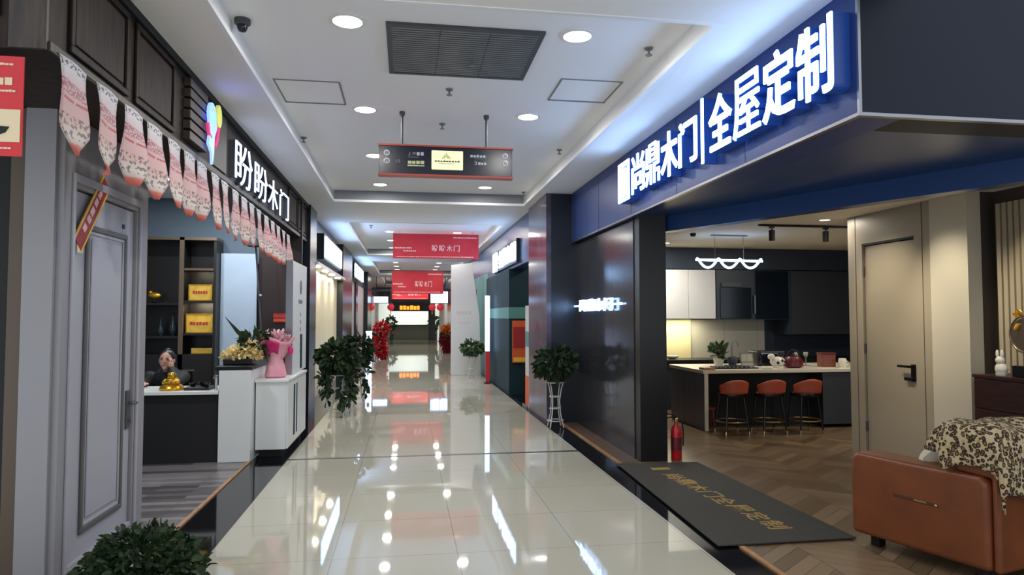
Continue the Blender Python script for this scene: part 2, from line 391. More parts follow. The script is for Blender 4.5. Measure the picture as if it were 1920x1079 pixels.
def leaves(mb, c, rad, n, size, rr, flat=0.0, droop=0.3, shell=0.55):
    for _ in range(n):
        d = Vector((rr.gauss(0, 1), rr.gauss(0, 1), rr.gauss(0, 1))).normalized(); k = shell + (1 - shell) * rr.random()
        p = Vector((c[0] + d.x * rad[0] * k, c[1] + d.y * rad[1] * k, c[2] + d.z * rad[2] * k))
        out = (d + Vector((rr.uniform(-.6, .6), rr.uniform(-.6, .6), rr.uniform(-.6, .6) - droop))).normalized()
        side = out.cross(Vector((rr.uniform(-1, 1), rr.uniform(-1, 1), rr.uniform(-.3, 1)))).normalized(); nn = side.cross(out)
        L = size * rr.uniform(0.7, 1.25); W = L * 0.3
        v = [p, p + out * L * .35 + side * W + nn * L * .05, p + out * L * .35 - side * W + nn * L * .05, p + out * L * .35 - nn * L * .03,
             p + out * L * .75 + side * W * .7, p + out * L * .75 - side * W * .7, p + out * L - nn * L * .12 ]
        mb.add(v, [(0, 1, 3), (0, 3, 2), (1, 4, 6, 3), (3, 6, 5, 2)], True)
    return mb
def ring(c, r, n=20, axis='z'):
    o = []
    for k in range(n):
        t = 2 * math.pi * k / n; a, b = r * math.cos(t), r * math.sin(t)
        o.append((c[0] + a, c[1] + b, c[2]) if axis == 'z' else (c[0], c[1] + a, c[2] + b) if axis == 'x' else (c[0] + a, c[1], c[2] + b))
    return o
X_, Y_, Z_ = (1, 0, 0), (0, 1, 0), (0, 0, 1)
NX, NY = (-1, 0, 0), (0, -1, 0)
# ================================================================== THE SETTING
# ---- floors
struct('floor', 'tile', [(-1.22, 1.90, -5, 44, -0.05, 0)], 'polished beige tiled corridor floor with mirror reflections', 'floor')
struct('floor', 'plank', [(-5.0, -1.60, 3.0, 11.0, -0.05, 0.004)], 'grey wood plank floor of the shop with the grey door', 'floor')
struct('floor', 'chevron', [(2.18, 9.0, -3, 11.2, -0.05, 0.004)], 'brown chevron plank floor of the shop with the kitchen', 'floor')
struct('floor', 'granite', [(1.95, 6.0, 11.2, 44, -0.05, 0.003)], 'dark stone floor of the shops beyond the purple pillar', 'floor')
struct('floor', 'granite', [(-6.0, -1.58, 11.0, 44, -0.05, 0.003)], 'dark stone floor of the shops beyond the tall white door board', 'floor')
struct('trim_1', 'granite', [(-1.58, -1.22, -5, 44, -0.05, 0.002)], 'black granite border band along the left of the tiles', 'floor border')
struct('trim_2', 'granite', [(1.90, 2.15, -5, 44, -0.05, 0.002)], 'black granite border band along the right of the tiles', 'floor border')
struct('trim_3', 'oaktrim', [(-1.605, -1.575, 3.0, 7.45, 0, 0.012)], 'warm oak threshold strip before the grey planks', 'threshold')
struct('trim_4', 'oaktrim', [(2.14, 2.175, 6.72, 9.44, 0, 0.014)], 'warm oak threshold strip below the dark glossy wall panels', 'threshold')
struct('trim_5', 'oaktrim', [(2.14, 2.175, -3, 4.21, 0, 0.014)], 'warm oak threshold strip between doormat and camera', 'threshold')
struct('trim_6', 'joint', [(-1.22, 1.90, 7.465, 7.52, -0.01, 0.0015)], 'dark expansion joint line across the beige tiles', 'floor joint')

# ---- corridor ceiling with stepped trays
TR = [(-5.3, 1.5), (3.76, 10.6), (12.85, 19.7), (21.9, 28.7), (30.9, 37.8)]
XL, XR, ZS, ZT = -1.13, 1.85, 3.25, 3.42
b = MB(); b.box(-1.95, XL, -6, 44, ZS, ZT + .05); b.box(XR, 2.6, -6, 44, ZS, ZT + .05)
ys = [-6] + [q for t in TR for q in t] + [44]
for i in range(0, len(ys), 2): b.box(XL, XR, ys[i], ys[i + 1], ZS, ZT + .05)
tag(b.build('ceiling', 'soffit'), 'off-white soffit framing the recessed ceiling trays', 'ceiling', None, 'structure')
struct('ceiling', 'ceil', [(XL, XR, a, c, ZT, ZT + .05) for a, c in TR], 'white recessed tray ceiling above the corridor', 'ceiling')
tray_words = ['tray above the camera', 'tray holding the big grille', 'tray above the first red banner', 'tray above the second red banner', 'last tray before the far hall']
for i, (a, c) in enumerate(TR):
    if i == 0: continue
    b = MB(); e = 0.035
    b.box(XL, XL + e, a, c, ZS - .006, ZS + .03); b.box(XR - e, XR, a, c, ZS - .006, ZS + .03)
    b.box(XL + e, XR - e, a, a + e, ZS - .006, ZS + .03); b.box(XL + e, XR - e, c - e, c, ZS - .006, ZS + .03)
    tag(b.build('trim_%d' % (6 + i), 'lip'), 'pale lip moulding around the ceiling ' + tray_words[i], 'moulding', None, 'structure')
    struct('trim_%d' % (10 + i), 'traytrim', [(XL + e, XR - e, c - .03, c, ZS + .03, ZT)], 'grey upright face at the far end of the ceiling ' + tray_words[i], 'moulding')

# ---- left shop: walnut fascia, door wall, room
XF = -1.55
b = MB()
b.box(-1.95, XF, 3.20, 10.98, 2.66, 3.25); b.box(-3.2, -1.95, 3.20, 4.15, 2.66, 3.25)
fas = tag(b.build('wall_left_fascia', 'walnut'), 'dark walnut shop fascia with framed panels above the row of pennants', 'fascia', None, 'structure')
def framed(y0, y1, z0, z1):
    p = MB(); t = .035
    for a in ((y0, y1, z0, z0 + t), (y0, y1, z1 - t, z1), (y0, y0 + t, z0 + t, z1 - t), (y1 - t, y1, z0 + t, z1 - t)):
        p.box(XF, XF + .018, a[0], a[1], a[2], a[3])
    p.box(XF, XF + .010, y0 + t + .02, y1 - t - .02, z0 + t + .02, z1 - t - .02)
    return p.build('panel_moulding', 'walnut', fas, bevel=.006)
framed(3.37, 4.03, 2.72, 3.19); framed(4.13, 4.79, 2.72, 3.19); framed(9.25, 9.95, 2.72, 3.19); framed(10.05, 10.8, 2.72, 3.19)
boxes('cornice', 'matblack', [(XF, XF + .03, 3.17, 10.98, 3.20, 3.25), (-3.2, XF + .03, 3.17, 3.20, 3.20, 3.25)], fas)
boxes('lower_rail', 'walnut_l', [(XF, XF + .010, 3.20, 10.98, 2.66, 2.70)], fas)
boxes('pilaster_strip', 'walnut_l', [(-1.70, XF, 3.182, 3.20, 2.66, 3.2)], fas)
boxes('end_panel', 'walnut', [(-2.6, -1.74, 3.185, 3.20, 2.80, 3.16), (-2.6, -1.78, 3.178, 3.185, 2.84, 3.12)], fas, bevel=.005)
boxes('rail_panel', 'walnut_l', [(XF, XF + .012, 5.72, 6.12, 2.72, 3.19)], fas)
struct('wall_left_end', 'matblack', [(-3.2, -2.17, 4.15, 4.35, 0, 2.66)], 'black end wall of the shop left of the grey door', 'wall')
struct('trim_15', 'olive', [(-2.17, -2.09, 4.13, 4.35, 0, 2.66)], 'brown vertical panel strip left of the grey door', 'wall trim')
struct('trim_16', 'doorgrey2', [(-2.09, -1.935, 4.11, 4.35, 0, 2.66)], 'grey pilaster at the near side of the grey door', 'wall trim')
struct('wall_left_shop', 'interior', [(-4.6, -4.5, 4.35, 10.5, 0, 3.25), (-4.6, -1.95, 10.4, 10.5, 0, 3.25)], 'blue-grey painted wall above the black shelving', 'wall')
struct('wall_left_maroon', 'maroon', [(-2.12, -1.52, 10.32, 10.4, 0, 3.2)], 'dark maroon wall panel behind the bouquets', 'wall')
struct('ceiling', 'ceil', [(-4.6, -1.95, 3.3, 10.5, 3.2, 3.25)], 'ceiling inside the shop with the black shelving', 'ceiling')
struct('trim_17', 'pillar_dark', [(-2.0, -1.49, 10.98, 11.72, 0, 3.25)], 'dark blue-black pillar behind the tall white door board', 'pillar')

# ---- right shop shell
XG = 2.32
b = MB()
b.box(XG, 2.62, 3.19, 9.44, 2.56, 3.25)
fr = tag(b.build('wall_right_fascia', 'navy'), 'dark navy shop fascia carrying the large white letters', 'fascia', None, 'structure')
boxes('end_face', 'navy_shaded', [(XG + .001, 9.0, 3.185, 3.19, 2.56, 3.6), (2.62, 9.0, 3.19, 3.5, 2.56, 3.6)], fr)
boxes('edge_strip', 'steel', [(XG - .012, XG + .02, 3.178, 9.44, 2.542, 2.56), (XG + .02, 9.0, 3.178, 3.21, 2.542, 2.56)], fr)
boxes('corner_strip', 'steel', [(XG - .004, XG + .012, 3.184, 3.20, 2.56, 3.25)], fr)
boxes('seam', 'black', [(XG - .002, XG, y, y + .006, 2.57, 3.24) for y in (4.4, 5.62, 6.84, 8.06)], fr)
b = MB()
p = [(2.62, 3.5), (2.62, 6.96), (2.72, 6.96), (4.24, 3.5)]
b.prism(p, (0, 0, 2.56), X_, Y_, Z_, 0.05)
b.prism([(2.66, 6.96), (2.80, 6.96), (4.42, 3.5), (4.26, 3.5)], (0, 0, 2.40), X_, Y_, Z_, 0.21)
tag(b.build('wall_right_beam', 'navy_tinted'), 'glossy navy dropped beam running diagonally behind the lettered fascia', 'beam', None, 'structure')
struct('ceiling', 'warmceil', [(2.62, 9.0, 3.5, 11.2, 2.63, 2.68)], 'cream white ceiling inside the shop with the kitchen', 'ceiling')
b = MB()
for i, (y0, y1) in enumerate(((6.965, 7.70), (7.704, 8.42), (8.424, 9.12), (9.124, 9.78))): b.box(2.38, 2.67, y0, y1, 0, 2.555)
pw = tag(b.build('wall_right_panels', 'charcoal'), 'tall glossy charcoal wall panels carrying the small lit sign', 'wall', None, 'structure')
struct('trim_18', 'black', [(2.39, 2.68, 6.80, 6.962, 0, 2.56)], 'black end post of the charcoal wall panels', 'post')
struct('trim_19', 'marble_purple', [(1.95, 2.02, 9.445, 10.85, 0, 3.25)], 'polished purple-grey stone side of the pillar behind the plant stand', 'pillar')
struct('trim_20', 'pillar_dark', [(2.02, 2.6, 9.44, 10.85, 0, 3.25)], 'dark front of the stone pillar behind the plant stand', 'pillar')
struct('trim_21', 'ledge', [(2.175, 2.38, 6.80, 9.44, 0, 0.008)], 'wood floor ledge in front of the charcoal wall panels', 'ledge')
struct('wall_right_back', 'kitchendark', [(2.62, 9.0, 11.1, 11.2, 0, 2.68)], 'dark kitchen back wall', 'wall')
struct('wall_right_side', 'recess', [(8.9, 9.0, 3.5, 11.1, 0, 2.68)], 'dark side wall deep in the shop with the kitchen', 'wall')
# door wall inside the right shop
dw = struct('wall_right_door', 'taupe', [(5.0, 5.12, 5.87, 6.10, 0, 2.63), (5.0, 5.12, 6.885, 7.125, 0, 2.63), (5.0, 5.12, 6.10, 6.885, 2.30, 2.63)], 'taupe panelled wall holding the plain taupe door', 'wall')
boxes('panel_joint', 'recess', [(4.997, 5.0, 5.985, 5.991, 0, 2.63), (4.997, 5.0, 6.99, 6.996, 0, 2.63), (4.997, 5.0, 6.09, 6.89, 2.30, 2.306)], dw)
d = tag(thing('door_1', 'plain taupe interior door with black lever handle, lit by a spot', 'door', (5.03, 6.49, 0)), kind='structure')
boxes('door_leaf', 'taupe', [(5.022, 5.062, 6.115, 6.872, 0.01, 2.275)], d, bevel=.003)
boxes('door_rebate', 'black', [(5.0, 5.06, 6.10, 6.885, 2.282, 2.30), (5.03, 5.06, 6.875, 6.885, 0, 2.282)], d)
for z in (0.3, 1.15, 2.0): boxes('hinge', 'ventdark', [(5.0, 5.03, 6.862, 6.886, z - .05, z + .05)], d)
hd = boxes('door_handle', 'black', [(4.955, 4.972, 6.14, 6.32, 0.985, 1.01), (4.955, 5.022, 6.15, 6.175, 0.985, 1.01)], d, bevel=.003)
boxes('lock_plate', 'black', [(5.008, 5.022, 6.135, 6.19, 0.85, 1.02)], hd); boxes('thumb_turn', 'black', [(4.985, 5.01, 6.15, 6.26, 0.855, 0.885)], hd)
struct('trim_22', 'taupe_lit', [(4.98, 5.12, 5.42, 5.865, 0, 2.63)], 'taupe wall panel coloured paler for its spot light, beside the taupe door', 'wall panel')
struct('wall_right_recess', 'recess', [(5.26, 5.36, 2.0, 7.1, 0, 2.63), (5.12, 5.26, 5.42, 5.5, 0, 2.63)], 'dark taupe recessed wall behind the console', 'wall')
b = MB()
y = 5.31
while y > 3.6: b.box(5.17, 5.25, y - .042, y, 0.0, 2.5); y -= .062
b.box(5.25, 5.262, 3.6, 5.32, 0, 2.5)
tag(b.build('wall_right_slats', 'slat'), 'beige vertically slatted wall panel behind the console', 'wall panel', None, 'structure')

# ---- far corridor, left side
struct('wall_left_far', 'marble_purple', [(-1.95, -1.62, 11.72, 16.9, 2.42, 3.25), (-1.95, -1.62, 19.7, 27.2, 2.6, 3.25), (-1.95, -1.60, 30.2, 42, 2.5, 3.25)], 'grey-purple shop fascias down the left of the corridor', 'wall')
def front(name, m, x, y0, y1, z1, n, label):
    b = MB(); s = (y1 - y0) / n
    for i in range(n): b.box(x - .06 if x < 0 else x, x if x < 0 else x + .06, y0 + i * s + .015, y0 + (i + 1) * s - .015, 0, z1)
    b.box(x - .09 if x < 0 else x + .06, x - .06 if x < 0 else x + .09, y0, y1, 0, z1)
    return tag(b.build(name, m, bevel=.01), label, 'shopfront', None, 'structure')
front('wall_left_front', 'cream', -1.66, 11.72, 16.9, 2.42, 4, 'bright cream door panels of the shop behind the hanging plants')
struct('trim_23', 'pillar_dark', [(-1.95, -1.52, 16.9, 19.7, 0, 3.25)], 'dark pillar after the bright cream door panels', 'pillar')
front('wall_left_front', 'pinkwhite', -1.66, 19.7, 27.2, 2.6, 5, 'pinkish white shopfront panels between two dark pillars')
struct('trim_24', 'pillar_dark', [(-1.95, -1.50, 27.2, 30.2, 0, 3.25), (-1.75, -1.6, 22.4, 23.2, 0, 2.6)], 'dark pillar beside the red lanterns on the left', 'pillar')
front('wall_left_front', 'offwhite', -1.66, 30.2, 42, 2.5, 6, 'pale shopfront panels at the far left of the corridor')
# ---- far corridor, right side
struct('wall_right_far', 'navy_tinted', [(2.0, 2.3, 10.85, 16.8, 2.42, 3.25), (2.0, 2.3, 16.8, 42, 2.6, 3.25)], 'dark shop fascias down the right of the corridor', 'wall')
struct('trim_25', 'teal', [(1.95, 2.5, 13.0, 16.75, 0, 2.42)], 'dark teal pillar below the far lit sign', 'pillar')
struct('trim_26', 'teal_l', [(1.94, 2.5, 12.99, 16.0, 1.46, 1.68)], 'pale teal strip around the dark teal pillar', 'strip')
struct('wall_right_inner', 'recess', [(4.2, 4.3, 11.2, 16.8, 0, 3.0), (2.5, 4.2, 16.7, 16.8, 0, 3.0)], 'dim inner wall of the shop with the orange poster', 'wall')
struct('ceiling', 'ceil', [(2.3, 4.3, 11.2, 16.8, 2.95, 3.0)], 'ceiling inside the shop with the orange poster', 'ceiling')
front('wall_right_front', 'teal_l', 1.99, 16.8, 29, 2.6, 6, 'pale green shopfront panels behind the white hoarding')
struct('trim_27', 'pillar_dark', [(1.95, 2.3, 29, 33, 0, 3.25)], 'dark pillar beside the red lanterns on the right', 'pillar')
front('wall_right_front', 'offwhite', 1.99, 33, 42, 2.6, 4, 'pale shopfront panels at the far right of the corridor')
struct('trim_28', 'pillar_dark', [(-1.62, 1.99, 30.0, 30.12, 2.60, 2.70)], 'thin dark beam crossing the corridor behind the red banners', 'beam')
# ---- far hall
struct('wall_back_header', 'pillar_dark', [(-1.9, 2.2, 41.9, 42.3, 2.3, 3.25)], 'dark header above the entrance of the far hall', 'wall')
struct('wall_back', 'glow_hall', [(-1.9, 2.2, 46.9, 47, 0, 2.6)], 'wall of the hall at the corridor end, made to glow as if lit', 'wall')
struct('floor', 'tile', [(-3, 3, 44, 47, -0.05, 0)], 'beige tile floor of the hall at the corridor end', 'floor')
# ================================================================== CEILING FITTINGS
def ceiling_light(x, y, z, label, group, r=.095, p=DOWNLIGHT_W, glow='glow_lamp', c=(1, .965, .91)):
    t = thing('ceiling_light', label, 'ceiling light', (x, y, z), group)
    MB().lathe([(r, 0), (r + .022, 0), (r + .022, -.008), (r, -.012), (r, 0)], (x, y, z), 28).build('lamp_ring', 'ringwhite', t)
    MB().lathe([(0, -.006), (r, -.006), (r, -.002), (0, -.002)], (x, y, z), 28).build('diffuser', glow, t)
    if p: lamp('downlight', 'AREA', (x, y, z - .02), p, c, 2 * r, parent=t)
    return t
ords = ['first', 'second', 'third', 'fourth', 'fifth', 'sixth']
for ti, (a, cc) in enumerate(TR):
    rows = [4.46, 6.37, 8.2, 10.0] if ti == 1 else [a + .75 + i * 1.8 for i in range(4)]
    if ti == 2: rows = [13.8, 15.57, 17.35, 19.2]
    where = ['', 'ceiling tray with the big grille', 'ceiling tray above first red banner', 'ceiling tray above second red banner', 'last ceiling tray before far hall'][ti]
    for si, x in ((0, -.39), (1, 1.14)):
        for k, y in enumerate(rows):
            if ti == 0:
                if k in (0, 2): lamp('lamp', 'AREA', (x, y, ZT - .02), DOWNLIGHT_W * 2, (1, .965, .91), .19)
                continue
            if ti == 4 and k % 2: continue
            ceiling_light(x, y, ZT, 'lit round lamp, %s of %s row, %s' % (ords[k], ('left', 'right')[si], where), 'round lamps in the corridor ceiling', p=DOWNLIGHT_W * (1 if ti < 4 else 2))
t = thing('ceiling_grille', 'large grey three-bay return-air grille between the first two ceiling lamps', 'vent', (.385, 4.9, ZT))
gx = [(-.11, .21), (.215, .545), (.55, .88)]
boxes('frame', 'ventdark', [(-.145, .915, 4.43, 4.465, ZT - .02, ZT), (-.145, .915, 5.315, 5.35, ZT - .02, ZT), (-.145, -.11, 4.465, 5.315, ZT - .02, ZT), (.88, .915, 4.465, 5.315, ZT - .02, ZT)], t)
boxes('backing', 'ventdark', [(-.11, .88, 4.465, 5.315, ZT - .004, ZT - .001)], t)
for a, c in gx:
    b = MB(); y = 4.475
    while y < 5.29: b.box(a, c, y, y + .019, ZT - .020, ZT - .016); y += .0365
    b.build('louvre_bay', 'ventgrey', t)
for x0, x1, y0, y1, l in ((-1.08, -.55, 5.66, 6.25, 'square access hatch in the ceiling, left of the grille'), (1.22, 1.74, 5.3, 5.84, 'square access hatch in the ceiling, right of the grille')):
    t = thing('access_hatch', l, 'hatch', ((x0 + x1) / 2, (y0 + y1) / 2, ZT), 'ceiling access hatches')
    e = .012
    boxes('frame', 'traytrim', [(x0, x1, y0, y0 + e, ZT - .006, ZT), (x0, x1, y1 - e, y1, ZT - .012, ZT), (x0, x0 + e, y0 + e, y1 - e, ZT - .006, ZT), (x1 - e, x1, y0 + e, y1 - e, ZT - .006, ZT)], t)
    boxes('hatch_panel', 'ceil', [(x0 + e + .004, x1 - e - .004, y0 + e + .004, y1 - e - .004, ZT - .005, ZT)], t)
def sprinkler(x, y, label, cat='sprinkler', big=1.0):
    t = thing('sprinkler_head', label, cat, (x, y, ZT), 'sprinkler heads')
    MB().lathe([(0, 0), (.032 * big, 0), (.028 * big, -.012), (.010, -.016), (0, -.016)], (x, y, ZT), 14).build('rosette', 'grey', t)
    MB().tube([(x, y, ZT - .014), (x, y, ZT - .05)], .008, 8).build('nozzle', 'grey', t)
    MB().lathe([(0, -.048), (.024 * big, -.05), (.024 * big, -.055), (0, -.055)], (x, y, ZT), 12).build('deflector', 'grey', t)
for x, y, l in ((1.70, 4.6, 'sprinkler head near the right tray edge, nearest the large white letters'), (.47, 5.0, 'sprinkler head just in front of the grille louvres'), (.345, 5.7, 'sprinkler head behind the grille, on its middle line'),
                (.34, 6.75, 'sprinkler head above the hanging direction sign'), (-1.1, 7.5, 'sprinkler head by the left tray edge'), (1.725, 7.6, 'sprinkler head by the right tray edge, above the logo'), (1.77, 10.3, 'sprinkler head in the far right corner of the grille tray'),
                (.35, 13.6, 'sprinkler head above the first red banner'), (-.75, 14.6, 'sprinkler head left of the first red banner')):
    sprinkler(x, y, l, big=1.2 if y > 12 else 1)
t = thing('security_camera', 'small dark dome camera on the left edge of the near ceiling tray', 'camera', (-1.06, 4.55, ZT))
MB().lathe([(0, 0), (.05, 0), (.05, -.03), (.036, -.04), (0, -.04)], (-1.06, 4.55, ZT), 20).build('housing', 'ventdark', t)
MB().lathe([(.034, -.04), (.032, -.06), (.022, -.078), (0, -.086)], (-1.06, 4.55, ZT), 18).build('dome', 'kitchenblack', t)

# ================================================================== HANGING SIGNS AND BANNERS
t = thing('hanging_sign', 'dark direction sign with cream lit centre panel hanging on two rods', 'sign', (.36, 6.4, 2.81))
boxes('sign_body', 'signnavy', [(-.26, .985, 6.36, 6.46, 2.825, 3.085)], t, bevel=.004)
boxes('edge_rail', 'coral', [(-.268, .993, 6.352, 6.36, 3.085, 3.10), (-.268, .993, 6.46, 6.468, 3.085, 3.10)], t); boxes('top_cover', 'signnavy', [(-.268, .993, 6.36, 6.46, 3.085, 3.098)], t); boxes('edge_rail', 'coral', [(-.268, .993, 6.352, 6.468, 2.81, 2.825)], t)
for x in (-.052, .742):
    q = MB().tube([(x, 6.41, 3.10), (x, 6.41, ZT)], .011, 10).build('rod', 'ventdark', t)
    MB().lathe([(.011, -.05), (.026, -.03), (.026, 0), (0, 0)], (x, 6.41, ZT), 14).build('rod_cap', 'ventdark', q)
pn = boxes('lit_panel', 'glow_sign', [(.222, .515, 6.348, 6.36, 2.872, 3.052)], t, bevel=.006)
b = MB(); YS = 6.347
b.tube([(.318, YS, 2.975), (.345, YS, 3.005), (.358, YS, 3.018), (.372, YS, 3.005), (.40, YS, 2.975)], .003, 6); b.tube([(.338, YS, 2.975), (.35, YS, 2.995), (.358, YS, 3.0), (.366, YS, 2.995), (.38, YS, 2.975)], .003, 6)
b.tube([(.358, YS, 3.022), (.358, YS, 3.03)], .003, 6)
b.build('emblem', 'ventdark', pn)
dashes(MB(), (.25, 6.348, 2.944), X_, Z_, NY, .24, .014, 9, .002, 3).build('print_line', 'ventdark', pn); dashes(MB(), (.29, 6.348, 2.926), X_, Z_, NY, .15, .006, 12, .002, 4).build('print_line', 'signgrey', pn)
for x, z in ((-.19, 3.015), (-.19, 2.94), (.915, 3.02), (.915, 2.95)):
    b = MB(); b.tube(ring((x, 6.358, z), .022, 18, 'y'), .007, 6, closed=True); b.prism([(-.004, -.012), (.004, -.012), (.004, .004), (.011, .004), (0, .014), (-.011, .004), (-.004, .004)], (x, 6.36, z), X_, Z_, NY, .004)
    b.build('arrow_symbol', 'signwhite', t)
b = MB(); glyph(b, '上', (.004, 6.36, 3.0), X_, Z_, NY, .03, .03, .002); glyph(b, '行', (.045, 6.36, 3.0), X_, Z_, NY, .03, .03, .002)
dashes(b, (.084, 6.36, 3.0), X_, Z_, NY, .075, .032, 2, .002, 5); b.build('sign_print', 'signwhite', t)
dashes(MB(), (.004, 6.36, 2.978), X_, Z_, NY, .1, .01, 8, .002, 6).build('sign_print', 'signgrey', t)
b = dashes(MB(), (.004, 6.36, 2.92), X_, Z_, NY, .155, .034, 4, .002, 7, .2); dashes(b, (.0, 6.36, 2.898), X_, Z_, NY, .16, .012, 3, .002, 8, .1); b.build('sign_print', 'signyellow', t)
dashes(MB(), (-.11, 6.36, 2.925), X_, Z_, NY, .05, .034, 2, .002, 9, .4).build('toilet_symbol', 'signgrey', t)
dashes(MB(), (.585, 6.36, 3.0), X_, Z_, NY, .15, .026, 5, .002, 10).build('sign_print', 'signwhite', t)
dashes(MB(), (.62, 6.36, 2.983), X_, Z_, NY, .09, .008, 8, .002, 11).build('sign_print', 'signgrey', t)
b = MB(); glyph(b, '2', (.625, 6.36, 2.93), X_, Z_, NY, .025, .032, .002); dashes(b, (.66, 6.36, 2.93), X_, Z_, NY, .08, .028, 3, .002, 12); b.build('sign_print', 'signwhite', t)

def red_banner(y, x0, x1, z0, z1, label, ztop):
    t = thing('hanging_banner', label, 'banner', ((x0 + x1) / 2, y, z0), 'red banners across the corridor')
    W, H = x1 - x0, z1 - z0
    boxes('cloth', 'banner', [(x0, x1, y - .006, y + .006, z0, z1)], t)
    b = MB()
    for k, ch in enumerate('盼盼木门'): glyph(b, ch, (x0 + W * (.45 + .085 * k), y - .006, z0 + H * .30), X_, Z_, NY, W * .07, H * .26, .004, .01, 2)
    b.build('lettering', 'bannertext', t)
    for k, (px, pz, pw, ph, n) in enumerate(((.02, .40, .2, .06, 10), (.12, .28, .15, .06, 7), (.7, .84, .28, .05, 14), (.04, .06, .9, .035, 40))):
        dashes(MB(), (x0 + W * px, y - .006, z0 + H * pz), X_, Z_, NY, W * pw, H * ph, n, .003, k + 1).build('print_line', 'bannertext', t)
    for x in (x0 + .15, x1 - .15): MB().tube([(x, y, z1 - .01), (x, y, ztop)], .006, 6).build('cord', 'rope', t)
red_banner(15.3, -.305, 1.60, 2.79, 3.345, 'red banner, nearest and largest of the banners across the corridor', ZT)
red_banner(25.5, -.54, 1.35, 2.34, 3.19, 'red banner, second from the camera, half covering the one behind', ZT)
red_banner(36.0, -.755, 1.12, 2.40, 2.98, 'red banner, farthest of the three, mostly hidden by the second', ZT)

# ================================================================== RIGHT FASCIA LETTERS
t = thing('shop_sign', 'large white lit letters with door logo on the navy fascia', 'sign', (XG, 5.2, 2.68))
XFR = XG - .10
def letter(ch, y_left, wd, z0, z1, bold=.012):
    b = MB(); glyph(b, ch, (XFR, y_left, z0), NY, Z_, NX, wd, z1 - z0, .012, bold)
    o = b.build('letter', 'glow_cool', t)
    b = MB(); glyph(b, ch, (XG - .002, y_left, z0), NY, Z_, NX, wd, z1 - z0, .096, bold)
    b.build('letter_return', 'letter_side', o)
for ch, y0, y1, z0, z1 in (('尚', 6.50, 6.14, 2.71, 3.09), ('鼎', 6.11, 5.75, 2.71, 3.09), ('木', 5.71, 5.34, 2.70, 3.09), ('门', 5.31, 4.96, 2.72, 3.08),
                           ('全', 4.74, 4.385, 2.71, 3.11), ('屋', 4.36, 4.0, 2.70, 3.11), ('定', 3.965, 3.61, 2.70, 3.12), ('制', 3.585, 3.25, 2.70, 3.12)):
    letter(ch, y0, y0 - y1, z0, z1, {'屋': .002, '鼎': .002, '制': .010, '尚': .008}.get(ch, .016))
b = MB().box(XFR - .012, XFR, 4.84, 4.87, 2.66, 3.16); o = b.build('divider_bar', 'glow_cool', t); boxes('bar_return', 'letter_side', [(XFR, XG - .002, 4.84, 4.87, 2.66, 3.16)], o)
z0, z1, ya, yb = 2.69, 3.10, 6.93, 6.58
lg = MB(); e = .05
lg.box(XFR - .012, XFR, ya - e, ya, z0, z1).box(XFR - .012, XFR, yb, yb + e, z0, z1).box(XFR - .012, XFR, yb + e, ya - e, z1 - .045, z1).box(XFR - .012, XFR, yb + e, ya - e, z0, z0 + .03)
lg.prism([(.075, .05), (.235, .05), (.235, .34), (.075, .345)], (XFR, ya, z0), NY, Z_, NX, .012)
o = lg.build('door_logo', 'glow_cool', t); boxes('logo_return', 'letter_side', [(XFR, XG - .002, yb, ya, z0, z1)], o)
# small lit sign on the charcoal panels
t = thing('wall_sign', 'small glowing white sign with a thin bar on the charcoal panels', 'sign', (2.375, 8.4, 1.56))
o = boxes('light_bar', 'glow_cool', [(2.352, 2.364, 7.29, 9.53, 1.635, 1.655)], t)
b = MB()
for k, ch in enumerate('尚鼎木门'): glyph(b, ch, (2.352, 9.12 - .39 * k, 1.57), NY, Z_, NX, .36, .155, .015, .03)
b.build('lettering', 'glow_cool', t)
for y in (7.5, 8.4, 9.3): boxes('standoff', 'steel', [(2.364, 2.381, y - .01, y + .01, 1.637, 1.653)], t)

# ================================================================== LEFT FASCIA LETTERS, LOGO, PENNANTS
t = thing('shop_sign', 'thin white lit letters on the dark walnut fascia', 'sign', (XF, 7.6, 2.72))
for ch, y0, y1, z0, z1 in (('盼', 6.28, 6.93, 2.70, 3.08), ('盼', 7.06, 7.66, 2.71, 3.06), ('木', 7.74, 8.28, 2.71, 3.04), ('门', 8.42, 9.02, 2.71, 3.03)):
    b = MB(); glyph(b, ch, (XF + .045, y0, z0), Y_, Z_, X_, y1 - y0, z1 - z0, .01, -.012)
    o = b.build('letter', 'glow_soft', t)
    b = MB(); glyph(b, ch, (XF, y0, z0), Y_, Z_, X_, y1 - y0, z1 - z0, .044, -.012); b.build('letter_return', 'steel', o)
t = thing('logo_sign', 'blue and lime lit figure-shaped logo on a slatted wood block', 'sign', (XF, 5.3, 2.74))
boxes('slat_block', 'walnut_l', [(XF, XF + .05, 5.0, 5.42, 2.74 + .075 * i, 2.80 + .075 * i) for i in range(6)], t, bevel=.004)
xx = XF + .06
def oval(y, z, ry, rz, m, nm, par, x=xx):
    b = MB(); b.prism([(ry * math.cos(2 * math.pi * k / 20), rz * math.sin(2 * math.pi * k / 20)) for k in range(20)], (x, y, z), Y_, Z_, X_, .02); return b.build(nm, m, par)
MB().box(XF + .05, xx, 5.40, 5.5, 2.8, 3.1).build('bracket', 'steel', t)
oval(5.44, 3.05, .09, .08, 'glow_blue', 'logo_head', t)
b = MB(); b.prism([(-.10, .16), (.06, .2), (.12, .08), (.06, 0), (.05, -.13), (.02, -.22), (0, -.13), (-.09, -.08), (-.05, .02)], (xx, 5.44, 2.88), Y_, Z_, X_, .02); b.build('logo_body', 'glow_blue', t)
oval(5.63, 3.08, .07, .09, 'glow_lime', 'logo_balloon', t)
MB().tube([(xx + .012, 5.63, 2.99), (xx + .012, 5.6, 2.9), (xx + .012, 5.54, 2.82)], .014, 6).build('logo_string', 'glow_pink', t)
